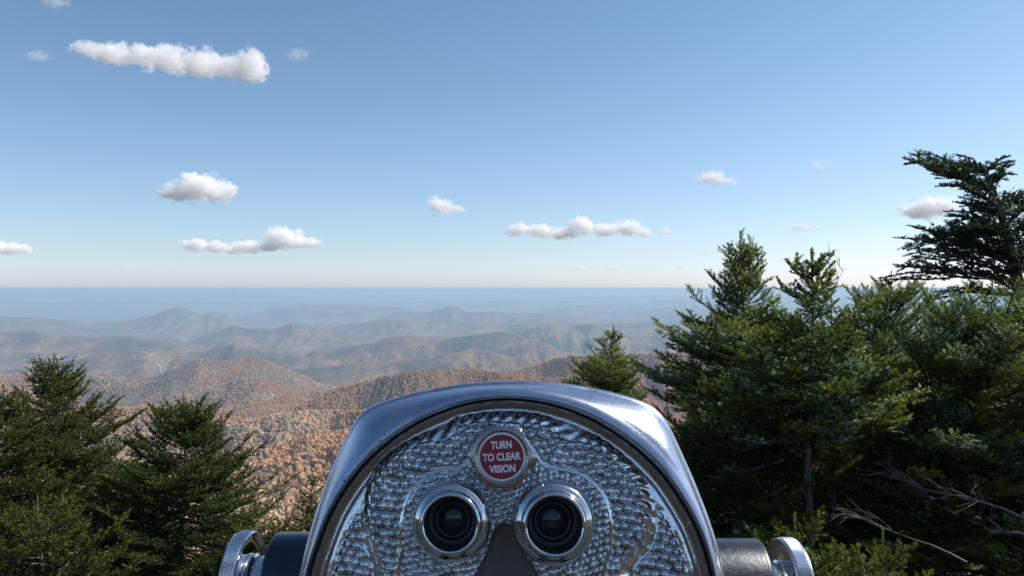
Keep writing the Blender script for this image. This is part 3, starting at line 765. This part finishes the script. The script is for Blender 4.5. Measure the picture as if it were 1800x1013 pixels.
# ------------------------------------------------------------------ conifers
def needle_material():
    m, t, out = material('fir_needles')
    tint = t.n('ShaderNodeAttribute', attribute_name='tint').outputs['Vector']
    p = t.n('ShaderNodeBsdfPrincipled', {'Base Color': tint, 'Roughness': .55, 'Specular IOR Level': .22})
    tr = t.n('ShaderNodeBsdfTranslucent', {'Color': t.mix(1.0, tint, (1.3, 1.5, .5), 'MULTIPLY')})
    mx = t.n('ShaderNodeMixShader', {0: .32, 1: p.outputs[0], 2: tr.outputs[0]})
    t.nt.links.new(mx.outputs[0], out.inputs[0]); return m
NEEDLES = needle_material()
def bark_material():
    m, t, out = material('grey_bark')
    oc = t.n('ShaderNodeTexCoord').outputs['Object']
    n1 = t.noise(oc, 9, 5, .65); n2 = t.noise(oc, 60, 4)
    c = t.ramp(n1, [(.35, (.055, .042, .033)), (.55, (.12, .10, .085)), (.68, (.24, .24, .21))])
    b = t.n('ShaderNodeBump', {'Height': n2, 'Strength': .6, 'Distance': .01})
    p = t.n('ShaderNodeBsdfPrincipled', {'Base Color': c, 'Roughness': .85, 'Normal': b.outputs[0]})
    t.nt.links.new(p.outputs[0], out.inputs[0]); return m
BARK = bark_material()
def dead_material():
    m, t, out = material('weathered_wood')
    oc = t.n('ShaderNodeTexCoord').outputs['Object']
    c = t.ramp(t.noise(oc, 7, 5, .65), [(.35, (.06, .05, .045)), (.6, (.20, .18, .165))])
    p = t.n('ShaderNodeBsdfPrincipled', {'Base Color': c, 'Roughness': .75}); t.nt.links.new(p.outputs[0], out.inputs[0]); return m
DEAD = dead_material()

class Fol:
    """twigs dressed with needles; every twig is (x, y, z, dx, dy, dz, length, needle length, tint)"""
    def __init__(s): s.t = []
    def twig(s, p, d, L, nl, tint):
        s.t.append((p[0], p[1], p[2], d[0], d[1], d[2], L, nl, tint))
    def mesh(s, name, org, per=.055, blades=20, wd=.0034, seed=0, cols=None):
        rs = np.random.RandomState(seed)
        T = np.array(s.t)
        k = np.maximum(1, np.ceil(T[:, 6]/per)).astype(int)
        rep_ = np.repeat(np.arange(len(T)), k); j = np.concatenate([np.arange(n_) for n_ in k])
        D = T[rep_, 3:6]; seg = T[rep_, 6]/k[rep_]; P0 = T[rep_, :3]+D*(seg*j)[:, None]; nl = T[rep_, 7]; ti = T[rep_, 8]
        endf = (j+1)/k[rep_]
        n = len(P0); B = blades
        a = rs.uniform(0, 2*np.pi, (n, B)); tt = rs.uniform(0, 1.12, (n, B))
        ref = np.where(np.abs(D[:, 2:3]) < .9, np.array([[0, 0, 1.]]), np.array([[1., 0, 0]]))
        U = np.cross(D, ref); U /= np.linalg.norm(U, axis=1, keepdims=True)+1e-9; Wv = np.cross(U, D)
        # firs comb their needles up and sideways: squeeze the underside
        ca, sa = np.cos(a), np.sin(a); sa = np.where(sa < 0, sa*.45, sa)
        rad = U[:, None, :]*ca[..., None]+Wv[:, None, :]*sa[..., None]
        fw = rs.uniform(.45, 1.0, (n, B))[..., None]
        nd = rad+D[:, None, :]*fw; nd /= np.linalg.norm(nd, axis=2, keepdims=True)
        ln = (nl[:, None]*rs.uniform(.75, 1.15, (n, B)))[..., None]
        base = P0[:, None, :]+D[:, None, :]*(tt*seg[:, None])[..., None]
        side = np.cross(nd, D[:, None, :]+rs.normal(0, .35, (n, B, 3))); side /= np.linalg.norm(side, axis=2, keepdims=True)+1e-9
        w_ = wd*(.8+.4*rs.rand(n, B))[..., None]
        mid = base+nd*ln*.55
        V = np.stack([base, mid+side*w_, base+nd*ln, mid-side*w_], 2).reshape(-1, 3)-np.asarray(org)
        Fq = np.arange(len(V)).reshape(-1, 4)
        c0 = np.array(cols[0]); c1 = np.array(cols[1]); c2 = np.array(cols[2])
        f = np.clip(ti[:, None]+.25*rs.normal(0, 1, (n, B))*.35+.12*(endf[:, None] > .99), 0, 1)[..., None]
        col = np.where(f < .5, c0+(c1-c0)*f*2, c1+(c2-c1)*(f*2-1))
        # silvery undersides turned outward on some twigs
        pn = perlin(P0[:, 0]*2.1+P0[:, 1]*1.3, P0[:, 2]*2.4, seed=seed)
        sil = (rs.rand(n) < cols[3]*np.where(pn > .22, 5, .4))[:, None, None]*(rs.rand(n, B) < .6)[..., None]
        col = np.where(sil, np.array([.42, .50, .50]), col)*rs.uniform(.75, 1.25, (n, B))[..., None]
        col = np.repeat(col.reshape(-1, 3), 4, axis=0)
        return raw_mesh(name, V, Fq, False, {'tint': col})

def vn(v): 
    l = math.sqrt(v[0]*v[0]+v[1]*v[1]+v[2]*v[2])+1e-12; return (v[0]/l, v[1]/l, v[2]/l)
def vc(a, b): return (a[1]*b[2]-a[2]*b[1], a[2]*b[0]-a[0]*b[2], a[0]*b[1]-a[1]*b[0])
def vadd(a, b, k=1.0): return (a[0]+b[0]*k, a[1]+b[1]*k, a[2]+b[2]*k)
def spray(fol, wood, pts, rnd, width, nl, tint, step=.07, bare=.25, r0=.012, up=(0, 0, 1), thick=1.0, sub=True, droop=.0, lift_=.38):
    """a limb along pts dressed with flat sprays of side twigs"""
    seg = []; tot = 0
    for a, b in zip(pts[:-1], pts[1:]):
        L = math.dist(a, b); seg.append((a, b, L, tot)); tot += L
    wood.tube(pts, [max(.0022, r0*(1-.85*i/(len(pts)-1))) for i in range(len(pts))], 5, cap=False)
    s = bare*tot; side = 1; lt = tint+rnd.uniform(-.1, .1)
    while s < tot:
        for a, b, L, t0 in seg:
            if t0+L >= s: break
        f = (s-t0)/max(L, 1e-6); p = vadd(a, vadd(b, a, -1), f); d = vn(vadd(b, a, -1))
        q = s/tot
        sd = vn(vc(d, up)); nu = vc(sd, d)
        env = min(1, (q-bare*.6)/.3+.25)*(1-q)**.6*1.25+.10
        wl = width*env*rnd.uniform(.7, 1.2); wl = min(wl, (tot-s)*.9+.06)
        for sg in (side, -side):
            if rnd.random() < .12: continue
            ang = math.radians(rnd.uniform(38, 62)); lift = rnd.uniform(-.15, lift_)-droop
            dd = vn((d[0]*math.cos(ang)+sd[0]*sg*math.sin(ang)+nu[0]*lift, d[1]*math.cos(ang)+sd[1]*sg*math.sin(ang)+nu[1]*lift, d[2]*math.cos(ang)+sd[2]*sg*math.sin(ang)+nu[2]*lift))
            tw = lt+.35*(q-.5)+rnd.uniform(-.12, .12)
            l1 = wl*rnd.uniform(.8, 1.1)
            fol.twig(p, dd, l1, nl, tw)
            if sub and l1 > .11:
                ss = vn(vc(dd, nu)); x = l1*.28
                while x < l1*.92:
                    for s2 in (1, -1):
                        if rnd.random() < .2: continue
                        l2 = min((l1-x)*.75+.035, .42*l1)*rnd.uniform(.7, 1.2)
                        an = math.radians(rnd.uniform(38, 60)); lf = rnd.uniform(-.15, .4)
                        d2 = vn((dd[0]*math.cos(an)+ss[0]*s2*math.sin(an)+nu[0]*lf, dd[1]*math.cos(an)+ss[1]*s2*math.sin(an)+nu[1]*lf, dd[2]*math.cos(an)+ss[2]*s2*math.sin(an)+nu[2]*lf))
                        fol.twig(vadd(p, dd, x), d2, l2, nl, tw+.08)
                    x += step*1.05*rnd.uniform(.8, 1.2)
            side = -side
        if q > .35: fol.twig(p, d, step*1.2, nl, lt+.3*(q-.5))
        s += step*rnd.uniform(.75, 1.25)
    d = vn(vadd(pts[-1], pts[-2], -1)); fol.twig(pts[-1], d, .05, nl, lt+.3)

RED_TIP = None
GREEN = ((.008, .018, .009), (.028, .050, .016), (.13, .14, .022), .012)
BLUEGREEN = ((.015, .033, .021), (.050, .085, .032), (.27, .28, .04), .09)
def ground_z(x, y): return float(height(np.array([x]), np.array([y], float))[0])
def conifer(name, label, cat, apex, Y, prof, seed, nl=.021, step=.075, per=.055, blades=16, wd=.0036, cols=GREEN, dens=1.0, group=None, lean=(0, 0),
            leaders=(), az_scale=None, bottom=None, wfac=.42, tips=1.0, zlow=None, up0=55, up1=2, whorl=.17, arms=(), shoots=0):
    """apex: photograph pixel of the top; prof: [(metres below the top, crown radius)]"""
    rnd = random.Random(seed)
    top = W(apex[0], apex[1], Y); gx, gy = top[0]-lean[0], top[1]-lean[1]
    gz = ground_z(gx, gy)-.15; H = top[2]-gz
    root = empty(name, (gx, gy, gz)); tag(root, label, cat, group)
    O = np.array([gx, gy, gz])
    wood = MB(); fol = Fol()
    def axis(z): # z below the top
        f = max(0, 1-z/H); b = f**1.5
        return (gx+lean[0]*b+.03*math.sin(z*2.1+seed), gy+lean[1]*b+.03*math.cos(z*1.7+seed), top[2]-z)
    n = 14; tp = [axis(H*(1-i/n)) for i in range(n+1)]
    wood.tube(tp, [max(.006, .0125*(H-i*H/n)+.004) for i in range(n+1)], 9)
    pz = [p[0] for p in prof]; pr = [p[1] for p in prof]
    def stem_top(ax, htop, k=1.0):
        # bottlebrush leader with a whorl of short upright shoots
        L = .26*tips*k
        fol.twig(ax(L), (0, 0, 1), L, nl*.95, .75)
        for q in range(5):
            an = rnd.uniform(0, 6.28); e = math.radians(rnd.uniform(35, 60)); d = vn((math.cos(an)*math.cos(e), math.sin(an)*math.cos(e), math.sin(e)))
            l = .17*tips*rnd.uniform(.6, 1.3)*k
            fol.twig(ax(L), d, l, nl, .6)
            if rnd.random() < .6: fol.twig(vadd(ax(L), d, l*.5), vn(vadd(d, (rnd.uniform(-.8, .8), rnd.uniform(-.8, .8), .3))), l*.4, nl, .6)
    stem_top(axis, 0)
    for (xa, ya, xb, yb) in arms:
        A_, B_ = W(xa, ya, Y), W(xb, yb, Y); L_ = float(np.linalg.norm(B_-A_)); d_ = vn(tuple(B_-A_))
        fol.twig(tuple(A_), d_, L_, nl*1.05, .7)
        for q in range(int(L_/.055)):
            s_ = (q+.8)*.055
            if s_ < L_*.95: fol.twig(vadd(tuple(A_), d_, s_), vn(vadd(d_, (rnd.uniform(-.9, .9), rnd.uniform(-.9, .9), rnd.uniform(-.1, .9)))), .05+.03*rnd.random(), nl, .65)
    zmax = bottom if bottom else H*.95
    def grow(ax, z0, zend, rs_):
        z = z0; ph = rnd.uniform(0, 6.28)
        while z < zend:
            nb = int(round((6 if z < 1 else 10)*dens+rnd.uniform(-.5, .5)))
            f = min(1, z/2.2)
            for k in range(nb):
                zz = z+rnd.uniform(-.5, .5)*whorl
                a = ph+2*math.pi*k/nb+rnd.uniform(-.35, .35)
                rr = float(np.interp(zz, pz, pr))*rs_*rnd.choice((1.18, 1, .9, .7, .5))*rnd.uniform(.85, 1.15)
                if az_scale: rr *= az_scale(a)
                if rr < .05: continue
                e0 = math.radians(up0+(up1-up0)*f**.7+rnd.uniform(-9, 9))
                hz = rr; rise = math.tan(e0)*rr*.75
                b0 = ax(zz+max(0, rise)*.9) if zz+rise*.9 < H*.98 else ax(zz)
                pts = []
                for i in range(6):
                    u = i/5; pts.append((b0[0]+math.cos(a)*hz*u+rnd.uniform(-.02, .02)*u, b0[1]+math.sin(a)*hz*u+rnd.uniform(-.02, .02)*u, b0[2]+rise*u*(1.0)+rr*(-.10*math.sin(u*math.pi)+.10*u*u*u)))
                up_ = zz < shoots
                spray(fol, wood, pts, rnd, min(.42, wfac*rr+.05)*(.9 if up_ else 1), nl, .38+.12*rnd.random()+(.12 if z < .6 else 0), step=step*(.8 if up_ else 1), sub=not up_, lift_=.9 if up_ else .38, bare=.12 if rr < .5 else .3, r0=.006+.008*rr, droop=.0)
            ph += 1.3; z += whorl*rnd.uniform(.85, 1.2)*(1+.25*f)
    grow(axis, .22*tips, zmax, 1.0)
    for (dx, dz, zj) in leaders:   # extra leaders (forked tops): sideways px offset at the top, metres lower, joint depth
        tx = top[0]+dx; 
        def ax2(z, tx=tx, dz=dz, zj=zj):
            f = min(1, max(0, (z)/(zj))); q = axis(z+dz); b = axis(zj+dz)
            return (q[0]+(dx)*(1-f)**.8, q[1], q[2])
        wood.tube([ax2(zj*(1-i/6)) for i in range(7)], [.02-.0026*i for i in range(7)], 6)
        stem_top(ax2, 0, .9); grow(ax2, .18, zj*.8, .8)
    wood.build('trunk', BARK, root, smooth=True, angle=0, org=O)
    me = fol.mesh('crown', O, per, blades, wd, seed, cols)
    link('crown', me, NEEDLES, root)
    print(name, label[:40], 'twigs', len(fol.t), 'faces', len(me.polygons))
    return root

def long_side(amp, az0):  # branches reach farther towards one bearing
    return lambda a: 1+amp*math.cos(a-az0)
LG = 'firs and spruces on the slope below the viewpoint'
def make_trees():
    far = dict(nl=.030, step=.11, per=.09, blades=14, wd=.0062, group=LG, cols=GREEN, dens=1.45, wfac=.5)
    # left side
    conifer('spruce_tree', 'tall dark spruce at the left with two ragged tops', 'spruce', (97, 622), 14, [(0, .05), (.35, .35), (.9, .8), (1.25, 1.15), (1.8, 1.1), (2.6, 1.7), (4.5, 2.2)], 11, leaders=((-.36, .03, .75),), bottom=4.4, az_scale=long_side(.12, 0), **far)
    conifer('spruce_tree', 'bushy dark spruce between the two ragged tops and the left knob', 'spruce', (322, 690), 13, [(0, .12), (.3, .45), (.8, .85), (1.4, 1.15), (2.2, 1.75), (3.6, 2.1)], 12, leaders=((-.40, .16, .7), (.50, .12, .7)), bottom=3.7, **far)
    conifer('spruce_tree', 'spruce cut by the left border beside the one with two ragged tops', 'spruce', (-8, 678), 12.5, [(0, .1), (.4, .45), (1, .75), (2, 1.2), (3.5, 1.6)], 13, leaders=((.32, .12, .6),), bottom=3.6, **far)
    conifer('spruce_tree', 'low shaded spruce filling the gap between the two bigger left spruces', 'spruce', (212, 800), 15.5, [(0, .2), (.4, .6), (1, 1.0), (2.5, 1.6)], 14, bottom=2.8, **far)
    conifer('spruce_tree', 'slim young spruce standing right beside the left edge of the viewer', 'spruce', (549, 830), 16, [(0, .05), (.4, .2), (1, .42), (2, .7)], 15, bottom=2.4, **far)
    conifer('spruce_tree', 'shaded low spruce at the bottom border behind the left knob', 'spruce', (468, 905), 12, [(0, .2), (.4, .55), (1.2, .9), (2, 1.2)], 16, bottom=1.6, **far)
    conifer('spruce_tree', 'low green spruce filling the lower left corner', 'spruce', (70, 870), 10, [(0, .2), (.4, .7), (1, 1.1), (2, 1.4)], 17, bottom=1.8, **far)
    # middle
    conifer('fir_tree', 'slim fir with a single needle sharp tip right of the viewer top', 'fir', (1076, 570), 13, [(0, .04), (.3, .2), (.7, .48), (1.1, .68), (1.6, .75), (2.6, 1.0)], 21, az_scale=long_side(.25, math.pi), bottom=2.6, **{**far, 'cols': BLUEGREEN, 'nl': .025, 'per': .08, 'wd': .005, 'dens': 1.9, 'step': .085, 'shoots': .5, 'wfac': .6})
    conifer('fir_tree', 'tiny fir top poking over the housing left of the sharp tipped fir', 'fir', (993, 657), 16, [(0, .04), (.4, .22), (1.2, .5)], 22, bottom=1.4, **{**far, 'cols': BLUEGREEN})
    near = dict(nl=.027, step=.078, per=.055, blades=22, wd=.0032, group=LG, cols=BLUEGREEN, dens=1.15, wfac=.46, shoots=.85)
    # right side
    conifer('fir_tree', 'tall fir with a forked spiky top, between the viewer housing and the cross topped fir', 'fir', (1303, 405), 9.5, [(0, .06), (.3, .22), (.6, .38), (.9, .6), (1.3, .82), (1.7, 1.08), (2.4, 1.2), (4, 1.5)], 31, leaders=((.17, .08, .7), (-.16, .3, .5)), bottom=4.1, arms=((1300, 440, 1303, 407), (1290, 450, 1262, 440), (1290, 470, 1281, 428), (1325, 450, 1316, 415), (1325, 450, 1342, 444), (1330, 465, 1330, 432), (1298, 460, 1286, 440)), az_scale=long_side(.12, math.pi), **near)
    conifer('fir_tree', 'fir with a thick cross shaped top and bare lower trunk', 'fir', (1424, 437), 7.6, [(0, .12), (.25, .26), (.5, .38), (.9, .62), (1.4, .85), (1.9, .8), (2.2, .2), (3.2, .12)], 32, bottom=1.95, tips=.8, arms=((1428, 505, 1381, 458), (1430, 505, 1466, 461), (1428, 505, 1426, 440), (1426, 522, 1392, 500), (1434, 522, 1462, 500), (1430, 520, 1400, 505), (1430, 470, 1417, 462), (1430, 480, 1440, 470)), **{**near, 'nl': .026, 'per': .05, 'blades': 22, 'wd': .0046})
    conifer('fir_tree', 'darker fir behind, between the cross topped fir and the windswept one', 'fir', (1563, 476), 11, [(0, .05), (.3, .5), (.7, .85), (1.2, 1.05), (2, 1.4), (4, 1.9)], 33, bottom=4.2, leaders=((-.55, .25, .7), (.35, .1, .6)), **near)
    conifer('fir_tree', 'broad dark fir under the windswept crown at the right border', 'fir', (1740, 492), 8.4, [(0, .3), (.3, .8), (.8, 1.0), (1.6, 1.3), (3.5, 1.8)], 34, bottom=3.8, leaders=((-.6, .15, .7), (.5, .1, .7)), **near)
    conifer('fir_tree', 'shaded fir deep in the right thicket above the fallen branches', 'fir', (1640, 590), 8.6, [(0, .3), (.4, .8), (1, 1.1), (2.5, 1.4)], 35, bottom=2.1, **near)
    conifer('fir_tree', 'shaded fir just right of the housing, lowest of the thicket edge', 'fir', (1235, 745), 10.5, [(0, .3), (.4, .75), (1, .95), (2.4, 1.3)], 36, bottom=2.2, **near)
    conifer('fir_tree', 'yellow green fir bough mass in front of the forked topped fir', 'fir', (1290, 640), 8.2, [(0, .25), (.35, .7), (.9, .95), (1.7, 1.05)], 37, bottom=1.7, **{**near, 'cols': ((.016, .032, .014), (.045, .07, .018), (.14, .15, .025), .02)})
    br = ((.018, .035, .013), (.06, .09, .02), (.16, .18, .03), .02)
    conifer('young_fir', 'bright young fir right beside the right knob', 'young fir', (1395, 905), 6.2, [(0, .1), (.2, .3), (.6, .5), (1.2, .6)], 38, bottom=1.0, **{**near, 'cols': br, 'group': 'bright young firs at the bottom right'})
    conifer('young_fir', 'bright young fir under the bare leaning branches at the bottom', 'young fir', (1545, 930), 6.0, [(0, .15), (.2, .38), (.6, .5), (1, .6)], 39, bottom=.9, **{**near, 'cols': br, 'group': 'bright young firs at the bottom right'})
make_trees()

def windswept():
    """flag-shaped fir whose branches all stream to the left"""
    Y = 9.0; rnd = random.Random(77)
    g = W(1812, 700, Y); gz = ground_z(g[0], g[1])-.1
    root = empty('windswept_fir', (g[0], g[1], gz)); O = np.array([g[0], g[1], gz])
    tag(root, 'windswept fir with flat layered branches streaming left against the sky', 'fir', LG)
    def P(px, py, dy=0): return tuple(W(px, py, Y+dy))
    wood = MB(); fol = Fol()
    tr = [(g[0], g[1], gz), P(1815, 800), P(1806, 620), P(1790, 500), P(1772, 420), P(1752, 350), P(1735, 305), P(1722, 285)]
    wood.tube(tr, [.13, .11, .085, .07, .05, .034, .02, .01], 10)
    limbs = [
        ([(1745, 335), (1700, 318), (1655, 305), (1618, 288), (1602, 278)], .26), ([(1752, 345), (1705, 322), (1660, 300), (1632, 282), (1612, 275)], .22),
        ([(1735, 310), (1700, 300), (1668, 292), (1640, 285)], .2), ([(1722, 300), (1712, 290), (1700, 284)], .12), ([(1730, 305), (1742, 295), (1755, 290), (1770, 290)], .14),
        ([(1758, 365), (1725, 345), (1690, 330), (1662, 325)], .22), ([(1752, 350), (1730, 325), (1760, 300)], .16), ([(1742, 325), (1758, 305), (1772, 296)], .13),
        ([(1764, 385), (1740, 370), (1710, 365), (1690, 362)], .22), ([(1768, 400), (1735, 392), (1700, 384), (1678, 378)], .2),
        ([(1762, 372), (1785, 352), (1800, 345)], .2), ([(1770, 395), (1795, 370), (1820, 352)], .25), ([(1775, 420), (1805, 390), (1830, 370)], .28),
        ([(1776, 432), (1735, 418), (1690, 412), (1650, 412), (1612, 408)], .3), ([(1778, 445), (1730, 438), (1680, 428), (1630, 425), (1590, 432)], .32),
        ([(1780, 455), (1735, 440), (1690, 440), (1640, 440), (1602, 445)], .3), ([(1780, 440), (1740, 425), (1700, 395), (1670, 398)], .25), ([(1774, 420), (1735, 405), (1700, 402)], .25),
        ([(1790, 490), (1745, 468), (1700, 458), (1660, 456), (1625, 452)], .18), ([(1786, 475), (1750, 455), (1715, 450), (1670, 448)], .2),
        ([(1795, 505), (1750, 490), (1690, 484), (1640, 484), (1590, 486), (1560, 490)], .22), ([(1700, 484), (1660, 476), (1620, 470), (1585, 472)], .16),
        ([(1800, 480), (1815, 440), (1835, 420)], .3), ([(1790, 470), (1812, 430), (1822, 400)], .3), ([(1800, 520), (1760, 520), (1700, 515), (1650, 520)], .25), ([(1805, 540), (1830, 500), (1850, 470)], .3),
    ]
    for lp, wdt in limbs:
        for rep_ in range(3):
            dy = rnd.uniform(-.45, .45)
            pts = []
            for i, (a, b) in enumerate(lp):
                f = i/(len(lp)-1); pts.append(P(a+rnd.uniform(-9, 9)*f, b+rnd.uniform(-8, 8)*f+(rep_-2)*3.5*min(1, 2*f)+(4 if rep_ else 0)*f, dy*f))
            spray(fol, wood, pts, rnd, wdt*.75, .026, .28, step=.095, bare=.22, r0=.02 if rep_ == 0 else .012, lift_=1.0)
    for k in range(48):      # short leafy limbs hiding the stem
        py = rnd.uniform(300, 530); px = float(np.interp(py, [285, 305, 350, 420, 500, 620], [1722, 1735, 1752, 1772, 1790, 1806]))
        a = rnd.uniform(0, 6.28); L = rnd.uniform(.22, .5)*(.6+.5*(py-300)/230); b0 = P(px, py)
        d = (math.cos(a)*.8-.45, math.sin(a), rnd.uniform(.1, .6))
        pts = [(b0[0]+d[0]*L*u, b0[1]+d[1]*L*u, b0[2]+d[2]*L*u) for u in (0, .35, .7, 1)]
        spray(fol, wood, pts, rnd, .16, .023, .25, step=.065, bare=.1, r0=.009, lift_=.9)
    wood.build('trunk', BARK, root, smooth=True, angle=0, org=O)
    me = fol.mesh('crown', O, .055, 18, .0045, 5, ((.012, .024, .018), (.028, .050, .028), (.08, .11, .035), .02))
    link('crown', me, NEEDLES, root); print('windswept', len(fol.t), len(me.polygons))
windswept()

def dead_branch(name, label, cat, lines, Y, seed, rad, twigs=10, tl=.5, group=None, mat=None, spread=.6):
    rnd = random.Random(seed); b = MB(); first = W(*lines[0][0], Y)
    for li, ln in enumerate(lines):
        pts = [Vector(W(p[0], p[1], Y+.25*math.sin(i*.9+seed+li))) for i, p in enumerate(ln)]
        n = len(pts); rr = rad if li == 0 else rad*.5
        fine = []
        for i in range(n-1):
            for u in (0, .5): fine.append(pts[i].lerp(pts[i+1], u)+Vector([rnd.uniform(-1, 1)*rr*.8 for _ in range(3)]))
        fine.append(pts[-1])
        b.tube(fine, [max(.0018, rr*(1-.9*i/(len(fine)-1))) for i in range(len(fine))], 6)
        def side(p, d, L, r, dep):
            q = [p]; dd = d.copy()
            for k in range(4):
                dd = (dd+Vector([rnd.uniform(-.25, .25) for _ in range(3)])).normalized(); q.append(q[-1]+dd*L/4)
            b.tube(q, [max(.0014, r*(1-.85*i/4)) for i in range(5)], 4, cap=False)
            if dep:
                for _ in range(dep+1):
                    k = rnd.randint(1, 3); side(q[k], (dd+Vector([rnd.uniform(-spread, spread) for _ in range(3)])).normalized(), L*.5, r*.5, dep-1)
        for _ in range(twigs):
            k = rnd.randint(len(fine)//3, len(fine)-2); d = (fine[k+1]-fine[k]).normalized()
            side(fine[k], (d+Vector((rnd.uniform(-.3, .3), rnd.uniform(-.3, .3), rnd.uniform(-.2, .7)*spread))).normalized(), tl*rnd.uniform(.5, 1.1), rr*.35, 1)
    o = b.build(name, mat or DEAD, None, angle=0, org=first); o.location = Vector(first)
    tag(o, label, cat, group); return o
DG = 'dead branches in the right thicket'
dead_branch('dead_branch', 'long bare grey branch with a spray of broken twigs, highest in the thicket', 'dead branch', [[(1830, 925), (1770, 895), (1700, 875), (1650, 868), (1600, 850), (1545, 838)]], 7.4, 3, .017, 20, .45, DG)
dead_branch('dead_branch', 'thick pale branch stub below the long bare one at the right border', 'dead branch', [[(1830, 945), (1790, 940), (1740, 930), (1700, 915)], [(1760, 934), (1740, 915), (1728, 905)]], 7.2, 4, .024, 3, .25, DG)
dead_branch('dead_branch', 'thin twiggy dead branch leaning left above the bright young fir', 'dead branch', [[(1700, 990), (1640, 960), (1570, 935), (1520, 915), (1455, 890)]], 6.8, 5, .009, 14, .35, DG)
dead_branch('dead_branch', 'dark dead bough crossing the shade above the long bare branch', 'dead branch', [[(1790, 850), (1730, 828), (1680, 808), (1625, 800)]], 8.0, 6, .022, 6, .4, DG)
dead_branch('dead_branch', 'fine curved bare twig rising beside the cross shaped fir top', 'dead twig', [[(1462, 575), (1462, 520), (1474, 490), (1466, 462), (1452, 448)], [(1472, 492), (1482, 478), (1470, 458)]], 7.7, 7, .0065, 4, .18, DG)
dead_branch('dead_branch', 'short white broken branch low at the bottom border of the thicket', 'dead branch', [[(1560, 1005), (1535, 985), (1515, 950)]], 6.2, 8, .008, 2, .15, DG)
BG = 'bare shrubs left of the viewer'
dead_branch('bare_shrub', 'leafless grey shrub between the bushy spruce and the slim young one', 'bare shrub', [[(500, 960), (503, 900), (492, 850), (485, 815)], [(503, 930), (520, 880), (524, 845)], [(500, 920), (480, 880), (468, 850)]], 13.0, 9, .014, 14, .5, BG, mat=DEAD, spread=.9)

scene.render.engine = 'CYCLES'
cy = scene.cycles
cy.use_denoising = True
cy.max_bounces = 14; cy.diffuse_bounces = 3; cy.glossy_bounces = 4; cy.transmission_bounces = 4
cy.volume_bounces = 12; cy.transparent_max_bounces = 8
scene.view_settings.view_transform = 'Standard'; scene.view_settings.look = 'None'
scene.view_settings.exposure = 0.74; scene.view_settings.gamma = 1.0
